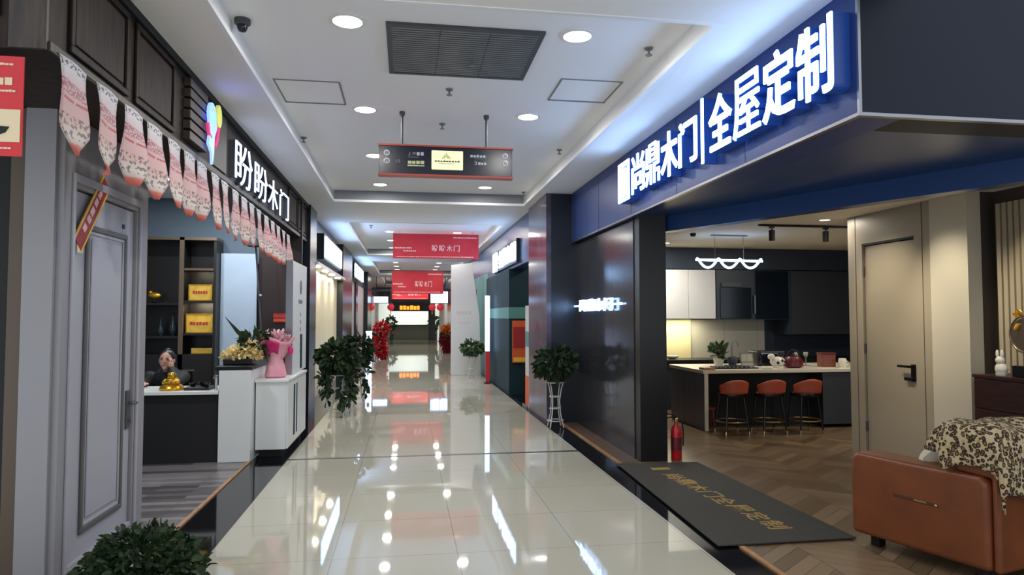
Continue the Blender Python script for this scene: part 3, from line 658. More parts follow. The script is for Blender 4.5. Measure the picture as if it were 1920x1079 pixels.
MB().tube([(xx + .012, 5.33, 2.95), (xx + .012, 5.36, 2.88), (xx + .012, 5.42, 2.86)], .014, 6).build('logo_string', 'glow_pink', t)

def zs(y): return 2.672 - .006 * (y - 3.3) - .0035 * (y - 3.3) ** 2 * .6
t = MB().tube([(-1.536, 3.26 + i * .4, zs(3.26 + i * .4)) for i in range(16)], .004, 6).build('pennant_string', 'rope')
own(t, 'pale cord the printed pennants hang from, below the walnut fascia', 'string')
def pennant(y0, wd, H, sway, curl, yaw):
    vs = []; fs = []; uv = []; nu, nv = 6, 12
    for j in range(nv + 1):
        v = j / nv
        for i in range(nu + 1):
            u = i / nu; half = wd / 2
            yy = (u - .5) * wd
            top = 0.0
            if v > .74:
                k = (v - .74) / .26; yy *= (1 - k * .93)
            z = -v * H
            x = curl * math.sin(math.pi * (u - .5)) * v + sway * v * v + .01 * math.sin(6 * v + u * 4)
            c, s = math.cos(yaw * v), math.sin(yaw * v)
            vs.append((x * c - yy * s, x * s + yy * c, z)); uv.append((u, v))
    w_ = nu + 1
    for j in range(nv):
        for i in range(nu): fs.append((j * w_ + i, j * w_ + i + 1, (j + 1) * w_ + i + 1, (j + 1) * w_ + i))
    me = bpy.data.meshes.new('pennant'); me.from_pydata(vs, [], fs); ul = me.uv_layers.new(name='UVMap')
    for p in me.polygons:
        p.use_smooth = True
        for li, vi in zip(p.loop_indices, p.vertices): ul.data[li].uv = uv[vi]
    me.materials.append(M['pennant']); o = bpy.data.objects.new('pennant', me); COL.objects.link(o)
    o.location = (-1.53, y0 + wd / 2, zs(y0 + wd / 2) - .004)
    s_ = o.modifiers.new('solid', 'SOLIDIFY'); s_.thickness = .003
    return o
pos = [3.255, 3.62, 3.965, 4.29, 4.645, 4.97, 5.27, 5.63, 5.92, 6.29, 6.63, 6.95, 7.28, 7.67, 8.03, 8.38, 8.74, 9.08]
nth = ['first', 'second', 'third', 'fourth', 'fifth', 'sixth', 'seventh', 'eighth', 'ninth', 'tenth', 'eleventh', 'twelfth', 'thirteenth', 'fourteenth', 'fifteenth', 'sixteenth', 'seventeenth', 'last']
r2 = random.Random(3)
for i, y0 in enumerate(pos):
    o = pennant(y0, .272, .43 + r2.uniform(-.015, .02), r2.uniform(.0, .04), r2.uniform(-.02, .03), r2.uniform(-.25, .25) * (1 if i > 3 else .6))
    own(o, 'pink and white printed pennant, %s on the string counted from the camera' % nth[i], 'pennant', 'printed pennants on the string')
# red poster on the end of the fascia
t = thing('poster', 'red printed poster hanging beside the walnut fascia end', 'poster', (-1.86, 3.16, 2.17))
boxes('sheet', 'red', [(-1.98, -1.622, 3.16, 3.166, 2.18, 2.61)], t)
boxes('picture_block', 'paper', [(-1.96, -1.63, 3.157, 3.16, 2.24, 2.38)], t)
b = MB(); b.prism([(0, 0), (.075, .03), (.09, .055), (.0, .06)], (-1.76, 3.156, 2.25), X_, Z_, NY, .002); b.build('picture', 'matblack', t)
for k, (x, z, w_, h_, n) in enumerate(((-1.87, 2.575, .17, .036, 5), (-1.89, 2.53, .12, .034, 3), (-1.76, 2.545, .07, .01, 5), (-1.92, 2.66, .22, .01, 12), (-1.92, 2.30, .22, .008, 14))):
    dashes(MB(), (x + .04, 3.159, z - .09), X_, Z_, NY, w_, h_, n, .002, k + 2, .15).build('print_line', 'paper', t)
# ================================================================== LEFT SHOP
# grey door in the left wall
d = tag(thing('door_2', 'grey panelled display door with bronze handle plate and red sash', 'door', (-1.95, 4.75, 0)), kind='structure')
boxes('door_frame', 'doorgrey2', [(-2.06, -1.90, 4.14, 4.27, 0, 2.66), (-2.06, -1.90, 5.20, 5.40, 0, 2.66), (-2.06, -1.90, 4.27, 5.20, 2.25, 2.66)], d, bevel=.006)
boxes('frame_bead', 'doorgrey', [(-1.90, -1.885, 4.225, 4.255, 0, 2.33), (-1.90, -1.885, 5.22, 5.25, 0, 2.33), (-1.90, -1.885, 4.255, 5.22, 2.28, 2.33)], d, bevel=.004)
lf = boxes('door_leaf', 'doorgrey', [(-1.97, -1.925, 4.28, 5.19, .012, 2.24)], d)
def mould(y0, y1, z0, z1, w_, x0, x1, m, par, nm):
    return boxes(nm, m, [(x0, x1, y0, y1, z0, z0 + w_), (x0, x1, y0, y1, z1 - w_, z1), (x0, x1, y0, y0 + w_, z0 + w_, z1 - w_), (x0, x1, y1 - w_, y1, z0 + w_, z1 - w_)], par, bevel=.006)
mould(4.46, 5.06, .20, 2.06, .035, -1.925, -1.908, 'doorline', lf, 'panel_moulding'); mould(4.495, 5.025, .235, 2.025, .022, -1.925, -1.916, 'doorgrey', lf, 'panel_moulding')
boxes('center_panel', 'doorgrey', [(-1.925, -1.914, 4.54, 4.98, .28, 1.98)], lf, bevel=.008)
h = boxes('handle_plate', 'ventdark', [(-1.925, -1.912, 5.115, 5.175, .72, .985)], d, bevel=.004)
MB().tube([(-1.912, 5.145, .90), (-1.86, 5.145, .90), (-1.853, 5.13, .902), (-1.853, 5.03, .905)], .010, 10).build('lever', 'ventdark', h)
MB().tube([(-1.912, 5.145, .78), (-1.89, 5.145, .78)], .014, 12).build('key_cylinder', 'steel', h)
boxes('kickplate', 'doorgrey', [(-1.925, -1.90, 4.28, 5.19, .012, .07)], d, bevel=.003)
boxes('peephole', 'black', [(-1.925, -1.918, 5.0, 5.03, 2.10, 2.13)], d)
t = thing('sash_ribbon', 'red ribbon sash with gold edges hanging slantwise on the grey door', 'ribbon', (-1.905, 4.45, 1.88))
A, B = Vector((-1.898, 4.66, 2.35)), Vector((-1.898, 4.30, 1.92)); dv = (B - A); L = dv.length; dv.normalize(); pv = Vector((0, -dv.z, dv.y))
MB().prism([(0, -.055), (L, -.055), (L, .055), (0, .055)], A, dv, pv, X_, .006).build('ribbon_cloth', 'redtext', t)
for s in (-1, 1): MB().prism([(0, s * .055 - .007), (L, s * .055 - .007), (L, s * .055 + .007), (0, s * .055 + .007)], A, dv, pv, X_, .0075).build('gold_edge', 'yellow', t)
dashes(MB(), A + dv * .1 + pv * (-.03) + Vector((.006, 0, 0)), dv, pv, X_, L - .18, .05, 5, .002, 4, .35).build('ribbon_print', 'bannertext', t)
MB().box(-1.9, -1.895, 4.30, 4.37, 1.875, 1.965).build('ribbon_tail', 'paper', t)
# foliage plant on the floor before the door
def pot(parent, c, r, h, m='pot'):
    MB().lathe([(r * .75, 0), (r, h), (r * 1.06, h), (r * 1.06, h - .02), (r * .98, h - .02)], c, 20).build('plant_pot', m, parent)
    MB().lathe([(0, h - .03), (r * .96, h - .03), (r * .96, h - .04), (0, h - .04)], c, 16).build('soil', 'soil', parent)
rp = random.Random(11)
t = thing('potted_plant', 'dense dark green plant on the floor in front of the grey door', 'plant', (-1.33, 3.80, 0))
pot(t, (-1.33, 3.80, 0), .15, .16)
leaves(leaves(MB(), (-1.33, 3.80, .17), (.31, .33, .19), 1500, .05, rp), (-1.36, 3.85, .28), (.22, .26, .12), 700, .048, rp).build('foliage', 'leaf', t, fix=False)
# reception desk
t = thing('reception_desk', 'black reception desk with white top and tall white end panel', 'desk', (-2.2, 7.8, 0))
boxes('front_panel', 'matblack', [(-3.3, -1.905, 7.46, 7.50, .005, .70)], t)
boxes('desk_top', 'white', [(-3.3, -1.905, 7.42, 8.05, .70, .735)], t, bevel=.004)
boxes('end_panel', 'white', [(-1.90, -1.585, 7.42, 8.75, .006, .945)], t, bevel=.003)
boxes('black_ledge', 'black', [(-1.94, -1.575, 7.42, 8.75, .945, .985)], t, bevel=.003)
# cabinet
t = thing('cabinet', 'white low cabinet with a narrow green glass slot beside the reception desk', 'cabinet', (-1.41, 8.25, 0))
boxes('cabinet_body', 'white', [(-1.572, -1.262, 7.6, 8.92, .09, .80)], t, bevel=.003)
boxes('cabinet_top', 'white', [(-1.58, -1.235, 7.58, 8.94, .80, .83)], t, bevel=.004)
boxes('plinth', 'matblack', [(-1.55, -1.31, 7.68, 8.9, .003, .09)], t)
for y0, y1 in ((7.605, 8.14), (8.145, 8.915)): 
    dd = boxes('door', 'white', [(-1.262, -1.243, y0, y1, .095, .795)], t, bevel=.003)
    boxes('handle', 'teal', [(-1.243, -1.236, (7.98 if y0 < 8 else 8.17), (8.04 if y0 < 8 else 8.2), .18, .74)], dd)
t = thing('door_board', 'tall white display door board with vertical print behind the cabinet', 'display board', (-1.32, 8.72, .83))
boxes('board', 'offwhite', [(-1.36, -1.30, 8.2, 9.28, .832, 2.15)], t, bevel=.003); boxes('board_edge', 'steel', [(-1.375, -1.30, 8.17, 8.2, .832, 2.15)], t)
boxes('pull_strip', 'teal', [(-1.30, -1.292, 8.78, 8.9, .86, 1.28)], t, bevel=.003)
b = MB(); b.lathe([(0, 0), (.09, 0), (.09, .003), (0, .003)], (-1.30, 8.78, 1.86), 16, 'x'); b.build('round_print', 'signgrey', t)
b = dashes(MB(), (-1.30, 8.62, 1.66), Y_, Z_, X_, .3, .05, 4, .003, 2)
for k in range(6): dashes(b, (-1.30, 8.75, 1.50 - .09 * k), Y_, Z_, X_, .07, .05, 1, .003, k)
b.build('print_line', 'signgrey', t)
# flowers
t = thing('flower_arrangement', 'pale yellow flower arrangement with long dark leaves on the desk ledge', 'flowers', (-1.75, 7.75, .985))
rf = random.Random(5)
MB().box(-1.92, -1.62, 7.64, 7.86, .986, 1.05).build('flower_box', 'black', t, bevel=.01)
b = MB()
for x, y, z, r in ((-1.83, 7.72, 1.09, .075), (-1.74, 7.70, 1.12, .08), (-1.66, 7.72, 1.13, .085), (-1.70, 7.78, 1.18, .07), (-1.89, 7.75, 1.07, .06), (-1.61, 7.74, 1.1, .06)): leaves(b, (x, y, z), (r, r, r), 90, .05, rf, droop=-.2, shell=.3)
b.build('blossom', 'yellowflower', t, fix=False)
b = leaves(MB(), (-1.62, 7.8, 1.22), (.14, .12, .1), 60, .11, rf, droop=-.3)
for k, (dx, dz) in enumerate(((-.30, .36), (-.2, .26), (-.12, .2), (.02, .22))):
    p0 = Vector((-1.66, 7.8, 1.15)); p2 = p0 + Vector((dx, .02, dz)); side = Vector((.3, 0, .25)).normalized() * .022
    b.add([p0, (p0 + p2) / 2 + side, p2, (p0 + p2) / 2 - side], [(0, 1, 2, 3)], True)
b.build('long_leaves', 'leaf', t, fix=False)
t = thing('flower_bouquet', 'pink paper-wrapped bouquet standing on the white cabinet', 'bouquet', (-1.42, 7.86, .83))
c = (-1.42, 7.86, .83)
MB().lathe([(.10, 0), (.118, .02), (.10, .12), (.075, .2), (.09, .24)], c, 20).build('paper_skirt', 'pinkpaper', t)
def wrap(u, v):
    a = u * 2 * math.pi; r = .075 + v * .12 + .014 * v * math.sin(7 * a); return (c[0] + r * math.cos(a), c[1] + r * math.sin(a) * .85, c[2] + .20 + v * .22 + .03 * v * math.sin(3 * a + 1))
MB().sheet(wrap, 36, 6).build('paper_wrap', 'pinkpaper', t, solid=.004)
def fold(u, v):
    a = -2.45 + u * 1.25; r = .112 + v * .066; return (c[0] + r * math.cos(a), c[1] + r * math.sin(a) * .85 - .012, c[2] + .26 + v * .13 - .02 * math.cos(5 * u))
MB().sheet(fold, 14, 4).build('magenta_fold', 'magenta', t, solid=.004)
MB().ball((c[0] + .165, c[1] - .06, c[2] + .3), (.03, .02, .05)).build('bow', 'magenta', t)
leaves(MB(), (c[0], c[1], c[2] + .42), (.15, .13, .08), 260, .05, rf, droop=-.5, shell=.4).build('blossom', 'pinkflower', t, fix=False)
leaves(MB(), (c[0] - .1, c[1], c[2] + .45), (.07, .07, .06), 60, .06, rf, droop=-.5).build('leaf_spray', 'leaf2', t, fix=False)
# desk top objects
t = thing('golden_ornament', 'golden lucky figurine on the white reception desk top', 'ornament', (-2.41, 7.6, .735))
b = MB().lathe([(.115, 0), (.12, .02), (.105, .045), (.085, .06), (0, .06)], (-2.41, 7.6, .735), 20); b.build('pedestal', 'gold', t)
b = MB().ball((-2.41, 7.6, .825), (.075, .065, .05)).ball((-2.40, 7.57, .885), (.042, .04, .038)).ball((-2.47, 7.58, .82), (.03, .03, .03)).ball((-2.35, 7.58, .82), (.03, .03, .03)).ball((-2.425, 7.55, .905), .012).ball((-2.378, 7.55, .905), .012); b.build('figure', 'gold', t)
t = thing('desk_tap', 'small chrome tap standing on the desk beside the white end panel', 'tap', (-1.96, 7.55, .735))
MB().tube([(-1.96, 7.55, .735), (-1.96, 7.55, .87)], .014, 10).build('tap_body', 'chrome', t); MB().tube([(-1.96, 7.55, .865), (-1.96, 7.50, .88), (-1.96, 7.46, .865)], .009, 8).build('spout', 'chrome', t); MB().lathe([(0, .87), (.018, .87), (.02, .885), (0, .89)], (-1.96, 7.55, 0), 10).build('knob', 'chrome', t) if False else MB().lathe([(0, .135), (.018, .137), (.02, .15), (0, .155)], (-1.96, 7.55, .735), 10).build('knob', 'chrome', t)
t = thing('tea_tray', 'dark tea tray with small bowls on the desk, right of the golden figurine', 'tray', (-2.14, 7.62, .735))
boxes('tray_plate', 'black', [(-2.27, -2.02, 7.52, 7.76, .736, .765)], t, bevel=.006)
for x, y in ((-2.2, 7.6), (-2.12, 7.66), (-2.06, 7.58)): own(recenter(MB().lathe([(.018, 0), (.035, .03), (.038, .045), (.034, .045), (.03, .03), (0, .012)], (x, y, .765), 14).build('tea_bowl', 'kitchenblack')), 'small dark tea bowl on the desk tea tray', 'bowl', 'tea bowls on the tea tray')
# shelving on the back wall
t = thing('shelf_unit', 'black two-bay shelving with bronze edges against the back wall', 'shelving', (-3.1, 10.2, 0))
boxes('cabinet_back', 'shelfdark', [(-3.75, -2.63, 10.36, 10.395, .004, 2.60)], t)
for x in (-3.75, -3.09, -2.66): boxes('side_panel', 'shelfdark', [(x, x + .035, 10.02, 10.36, .004, 2.60)], t)
for x in (-3.105,): boxes('edge_strip', 'bronze', [(x, x + .06, 10.0, 10.02, .3, 2.60)], t)
boxes('top_panel', 'bronze', [(-3.75, -2.62, 10.0, 10.36, 2.56, 2.60)], t)
for z in (2.14, 1.69, 1.24): boxes('shelf', 'shelfdark', [(-3.055, -2.66, 10.02, 10.36, z, z + .03)], t)
boxes('edge_strip', 'bronze', [(-3.055, -2.66, 10.012, 10.02, 2.14, 2.17)], t)
for z in (1.66, 1.2): boxes('shelf', 'shelfdark', [(-3.715, -3.09, 10.02, 10.36, z, z + .03)], t)
boxes('base_cabinet', 'shelfdark', [(-3.715, -2.66, 10.0, 10.36, .05, .98)], t)
for k, (z0, z1, lb) in enumerate(((1.722, 1.95, 'gilded award plaque on the upper shelf'), (1.272, 1.54, 'gilded award plaque on the middle shelf, lit from above'), (.982, 1.06, 'low golden plaque lying under the two upright plaques'))):
    t = thing('award_plaque', lb, 'plaque', (-2.83, 10.1, z0), 'gilded plaques on the shelves')
    x0, x1 = (-3.03, -2.685) if k == 1 else (-3.0, -2.70) if k == 0 else (-2.96, -2.68)
    boxes('plate', 'plaque', [(x0, x1, 10.10, 10.118, z0, z1)], t, bevel=.004)
    if k < 2: dashes(MB(), (x0 + .05, 10.10, z0 + (z1 - z0) * .42), X_, Z_, NY, (x1 - x0) - .1, .045, 6, .003, k).build('engraved_line', 'redtext', t); boxes('frame', 'gold', [(x0 - .008, x1 + .008, 10.096, 10.122, z0, z0 + .012), (x0 - .008, x1 + .008, 10.096, 10.122, z1 - .012, z1), (x0 - .008, x0 + .006, 10.096, 10.122, z0 + .012, z1 - .012), (x1 - .006, x1 + .008, 10.096, 10.122, z0 + .012, z1 - .012)], t)
for zz in (1.68, 2.13): lamp('plaque_fill_light', 'AREA', (-2.86, 10.08, zz), 3.0 if zz < 2 else 1.2, (1, .85, .6), .3, (R(20), 0, 0), size_y=.05)  # unseen lamps without fixtures, added to brighten the gilded plaques
t = thing('golden_ship', 'small golden ornament in the left shelf bay', 'ornament', (-3.47, 10.15, 1.69))
MB().lathe([(.03, 0), (.04, .01), (.012, .02), (.012, .06)], (-3.47, 10.15, 1.69), 12).build('stand', 'black', t)
MB().ball((-3.47, 10.15, 1.79), (.09, .04, .045)).ball((-3.52, 10.15, 1.83), .03).build('figure', 'gold', t)
for x, lb, s in ((-3.38, 'smaller dark glass vase in the left shelf bay', .8), (-3.22, 'taller slim-necked vase in the left shelf bay', 1.0)):
    own(recenter(MB().lathe([(.03 * s, 0), (.055 * s, .06 * s), (.05 * s, .12 * s), (.02 * s, .2 * s), (.016 * s, .3 * s), (.024 * s, .32 * s)], (x, 10.15, 1.23), 16).build('vase', 'darkglass')), lb, 'vase', 'vases in the shelving')
t = thing('display_panel', 'tall pale blue-grey door sample leaning beside the shelving', 'door sample', (-2.37, 10.2, 0))
boxes('panel', 'bluegrey', [(-2.615, -2.125, 10.22, 10.26, .01, 2.40)], t, bevel=.004); boxes('edge_trim', 'steel', [(-2.63, -2.615, 10.21, 10.27, .01, 2.40)], t)
t = thing('wall_notice', 'orange-red notice board on the maroon wall', 'notice', (-1.77, 10.31, 1.41))
boxes('board', 'redtext', [(-1.905, -1.63, 10.30, 10.318, 1.415, 1.545)], t); boxes('stripe', 'orange', [(-1.90, -1.635, 10.296, 10.30, 1.43, 1.46), (-1.90, -1.635, 10.296, 10.30, 1.50, 1.51)], t)
t = thing('floor_lamp', 'thin dark floor lamp leaning in front of the maroon wall', 'lamp', (-1.95, 9.7, 0))
MB().lathe([(0, .004), (.14, .004), (.14, .02), (0, .025)], (-1.93, 9.7, 0), 20).build('base', 'matblack', t)
MB().tube([(-1.93, 9.7, .02), (-1.94, 9.7, 1.2), (-2.04, 9.7, 2.5)], .012, 8).build('pole', 'ventdark', t); MB().ball((-1.965, 9.69, 1.78), .025).build('joint', 'steel', t); MB().lathe([(.02, .05), (.10, -.06), (.10, -.065), (.015, .045)], (-2.05, 9.7, 2.52), 16).build('lamp_shade', 'matblack', t)
# lights of the left shop
for x, y, lb in ((-2.9, 6.4, 'round lamp in the left shop ceiling, nearer the door'), (-2.9, 8.9, 'round lamp in the left shop ceiling, above the shelving'), (-1.85 - .3, 9.4, 'round lamp in the left shop ceiling, above the maroon wall')):
    ceiling_light(x, y, 3.2, lb, 'lamps in the left shop ceiling', .07, 26, 'glow_lamp', (.92, .96, 1))

# person behind the desk: one voxel-joined body, clothes and hair on it
def person():
    t = thing('person', 'seated person in black jacket, cheek resting on one hand, behind the reception desk', 'person', (-2.720, 8.45, 0))
    def limb(b, pts, rs): 
        for (p, q), (r0, r1) in zip(zip(pts, pts[1:]), zip(rs, rs[1:])):
            p, q = Vector(p), Vector(q); n = max(2, int((q - p).length / .02))
            b.tube([p.lerp(q, i / n) for i in range(n + 1)], [r0 + (r1 - r0) * i / n for i in range(n + 1)], 12); b.ball(p, r0, 12, 6); b.ball(q, r1, 12, 6)
        return b
    H = Vector((-2.700, 8.33, 1.00))      # head centre
    sh = [(-2.920, 8.44, .80), (-2.550, 8.44, .80)]
    armR = [sh[0], (-2.960, 8.30, .60), (-2.820, 7.98, .775)]       # flat on the desk
    armL = [sh[1], (-2.500, 8.05, .775), (-2.615, 8.22, .90)]      # elbow on desk, hand to cheek
    b = MB()
    b.ball(H, (.076, .088, .108), 20, 12).ball(H + Vector((0, -.022, -.045)), (.056, .062, .062), 16, 8)
    b.ball(H + Vector((.004, -.092, -.012)), (.013, .018, .02), 10, 6).ball(H + Vector((.004, -.086, .012)), (.010, .012, .024), 10, 6)
    b.ball(H + Vector((0, -.072, -.085)), (.024, .02, .02), 10, 6)
    for s in (-1, 1): b.ball(H + Vector((s * .078, .005, -.008)), (.010, .02, .03), 10, 6)
    limb(b, [H + Vector((0, .02, -.08)), (-2.720, 8.42, .83)], [.05, .056])
    limb(b, [(-2.720, 8.45, .78), (-2.720, 8.50, .46)], [.13, .14])
    limb(b, armR, [.05, .042, .028]); limb(b, armL, [.05, .042, .028])
    for hx in (-2.800, -2.640): limb(b, [(hx, 8.5, .44), (hx, 8.16, .43), (hx, 8.14, .10), (hx, 8.06, .05)], [.085, .06, .042, .04])
    # hands: palm, four fingers, thumb
    def hand(base, fwd, side, up):
        base, fwd, side, up = (Vector(base), Vector(fwd).normalized(), Vector(side).normalized(), Vector(up).normalized())
        limb(b, [base, base + fwd * .055], [.026, .03]); limb(b, [base + fwd * .05 - side * .018, base + fwd * .055 + side * .018], [.018, .018])
        for k, L in enumerate((.058, .066, .062, .05)):
            p0 = base + fwd * .065 + side * (.027 - .018 * k); limb(b, [p0, p0 + fwd * L * .55 + up * .006, p0 + fwd * L - up * .010], [.0095, .009, .0075])
        p0 = base + fwd * .02 + side * .026; limb(b, [p0, p0 + fwd * .03 + side * .024, p0 + fwd * .055 + side * .022], [.012, .010, .008])
    hand((-2.820, 7.97, .772), (.3, -1, 0), (1, .3, 0), (0, 0, 1)); hand((-2.615, 8.225, .905), (-.10, .12, 1), (-.1, -1, .1), (1, 0, .2))
    o = b.build('body', 'skin', t)
    m = o.modifiers.new('join', 'REMESH'); m.mode = 'VOXEL'; m.voxel_size = .0055; m.use_smooth_shade = True
    m = o.modifiers.new('soft', 'SMOOTH'); m.iterations = 3; m.factor = .5
    b = MB(); limb(b, [(-2.720, 8.45, .78), (-2.720, 8.50, .45)], [.155, .165]); limb(b, [(-2.900, 8.45, .79), (-2.560, 8.45, .79)], [.07, .07]); limb(b, [(-2.720, 8.43, .80), (-2.715, 8.40, .875)], [.085, .068])
    limb(b, armR, [.075, .06, .045]); limb(b, armL, [.075, .06, .045])
    o = b.build('jacket', 'jacket', t); m = o.modifiers.new('join', 'REMESH'); m.mode = 'VOXEL'; m.voxel_size = .008; m.use_smooth_shade = True
    m = o.modifiers.new('soft', 'SMOOTH'); m.iterations = 4; m.factor = .5
    b = MB()
    for hx in (-2.800, -2.640): limb(b, [(hx, 8.5, .44), (hx, 8.15, .43), (hx, 8.14, .13)], [.10, .075, .06])
    limb(b, [(-2.800, 8.5, .44), (-2.640, 8.5, .44)], [.11, .11])
    o = b.build('trousers', 'matblack', t); m = o.modifiers.new('join', 'REMESH'); m.mode = 'VOXEL'; m.voxel_size = .01; m.use_smooth_shade = True
    b = MB()
    for hx in (-2.800, -2.640): limb(b, [(hx, 8.13, .05), (hx, 8.02, .04)], [.045, .04])
    o = b.build('shoes', 'black', t)
    b = MB(); b.ball(H + Vector((0, .022, .03)), (.086, .09, .092), 20, 12).ball(H + Vector((0, .075, -.03)), (.055, .04, .07), 12, 8).ball(H + Vector((0, .03, .11)), (.04, .04, .03), 12, 6)
    b.build('hair', 'hair', t)
    for s in (-1, 1):
        MB().ball(H + Vector((s * .030, -.078, .012)), (.012, .008, .007), 10, 6).build('eye', 'eye', t)
        MB().tube([H + Vector((s * .045, -.074, .028)), H + Vector((s * .03, -.084, .033)), H + Vector((s * .014, -.086, .029))], .0035, 6).build('eyebrow', 'hair', t)
    MB().ball(H + Vector((0, -.088, -.050)), (.019, .008, .006), 12, 6).build('mouth', 'lips', t)
person()
t = thing('office_chair', 'black chair under the seated person behind the reception desk', 'chair', (-2.72, 8.5, 0))
boxes('seat', 'black', [(-2.94, -2.50, 8.32, 8.76, .27, .33)], t, bevel=.015); boxes('backrest', 'black', [(-2.92, -2.52, 8.72, 8.77, .40, .86)], t, bevel=.015)
boxes('back_support', 'black', [(-2.76, -2.68, 8.745, 8.775, .30, .45)], t)
MB().tube([(-2.72, 8.54, .05), (-2.72, 8.54, .28)], .03, 12).build('pedestal', 'steel', t); MB().lathe([(0, .006), (.24, .006), (.24, .02), (.04, .05), (0, .05)], (-2.72, 8.54, 0), 20).build('base', 'steel', t)
# ================================================================== RIGHT SHOP
# doormat
t = thing('doormat', 'long dark grey doormat with a faded gold line of writing', 'doormat', (2.55, 5.45, 0))
MB().prism([(2.10, 6.70), (2.93, 6.64), (2.985, 4.23), (2.0, 4.22)], (0, 0, .0145), X_, Y_, Z_, .008).build('mat', 'matgrey', t)
b = MB()
for k, ch in enumerate('尚鼎木门全屋定制'): glyph(b, ch, (2.37 + .019 * k, 6.17 - .215 * k, .0226), NY, (1, 0, 0), Z_, .19, .175, .0015, .012, 2)
b.build('lettering', 'mattext', t)
MB().prism([(0, 0), (.09, 0), (.09, .18), (0, .18)], (2.355, 6.44, .0226), NY, (1, 0, 0), Z_, .0015).build('logo_mark', 'mattext', t)
# fire extinguisher
t = thing('fire_extinguisher', 'red fire extinguisher standing on the wood floor beside the black end post', 'fire extinguisher', (2.80, 6.86, .004))
c = (2.80, 6.86, .005)
MB().lathe([(0, 0), (.052, 0), (.056, .01), (.056, .29), (.048, .33), (.022, .36), (.018, .385), (0, .385)], c, 24).build('cylinder', 'redgloss', t)
MB().lathe([(.0568, .10), (.0572, .10), (.0572, .235), (.0568, .235)], c, 24).build('label_band', 'darkred', t)
MB().lathe([(.02, .38), (.024, .39), (.02, .43), (0, .43)], c, 12).build('valve', 'brass', t)
b = MB(); b.tube([(2.80, 6.86, .43), (2.74, 6.85, .45), (2.70, 6.85, .44)], .008, 8); b.tube([(2.80, 6.86, .445), (2.75, 6.85, .475), (2.70, 6.85, .485)], .008, 8); b.build('lever', 'black', t)
MB().tube([(2.815, 6.86, .42), (2.86, 6.85, .40), (2.875, 6.85, .28), (2.87, 6.85, .15)], .009, 8).build('hose', 'black', t)
# island
t = thing('kitchen_island', 'kitchen island with cream stone top, black front and grey wood end panel', 'kitchen island', (5.1, 9.0, 0))
boxes('stone_top', 'counter', [(3.84, 6.75, 8.48, 9.65, .75, .795)], t, bevel=.004)
boxes('end_panel', 'greywood', [(3.86, 3.91, 8.50, 9.63, .006, .75)], t); boxes('edge_strip', 'counter', [(3.86, 3.91, 8.485, 8.50, .006, .75)], t)
boxes('island_body', 'matblack', [(3.91, 6.7, 8.82, 9.6, .006, .75)], t); boxes('drawer_front', 'kitchengrey', [(5.55, 6.7, 8.50, 8.82, .05, .745)], t, bevel=.003)
# stools
def stool():
    t = thing('bar_stool', 'x', 'bar stool', (0, 0, .005), 'bar stools at the kitchen island')
    MB().lathe([(0, .47), (.17, .47), (.18, .49), (.175, .515), (.15, .53), (0, .532)], (0, .02, .0), 24).build('seat', 'black', t)
    def back(u, v):
        a = R(200 + 140 * u); r = .185 + .015 * v; h = .52 + v * (.105 + .075 * math.sin(math.pi * u)); return (r * math.cos(a), .02 + r * math.sin(a), h)
    MB().sheet(back, 18, 6).build('backrest', 'stoolred', t, solid=.028)
    for k, (sx, sy) in enumerate(((-1, -1), (1, -1), (1, 1), (-1, 1))):
        l = MB().tube([(sx * .11, .02 + sy * .11, .475), (sx * .155, .02 + sy * .155, .045)], [.014, .012], 8).build('leg', 'black', t)
        MB().tube([(sx * .155, .02 + sy * .155, .05), (sx * .16, .02 + sy * .16, 0)], .0135, 8).build('foot_cap', 'brass', l)
    MB().tube(ring((0, .02, .165), .195, 28), .009, 8, closed=True).build('footrest_ring', 'brass', t)
    return t
def dup(o, loc, label):
    c = o.copy(); COL.objects.link(c); c.location = loc; c['label'] = label; OFF[c.name] = Vector(loc)
    for ch in o.children:
        d = ch.copy(); COL.objects.link(d); d.parent = c
        for g in ch.children:
            e = g.copy(); COL.objects.link(e); e.parent = d
    return c
st = stool(); st.location = (4.13, 8.26, .005); st['label'] = 'terracotta-backed bar stool at the island, nearest the grey wood end panel'
dup(st, (4.63, 8.24, .005), 'terracotta-backed bar stool at the island, middle one of the three')
dup(st, (5.12, 8.22, .005), 'terracotta-backed bar stool at the island, nearest the taupe door wall')
t = thing('wooden_stool', 'small reddish wooden stool between island end panel and first bar stool', 'stool', (3.99, 8.66, .005))
MB().lathe([(0, .26), (.085, .26), (.085, .285), (0, .285)], (3.995, 8.66, .005), 18).build('seat', 'woodred', t)
for k in range(4):
    a = R(45 + 90 * k); MB().tube([(3.995 + .055 * math.cos(a), 8.66 + .055 * math.sin(a), .265), (3.995 + .07 * math.cos(a), 8.66 + .07 * math.sin(a), .005)], .013, 8).build('leg', 'woodred', t)
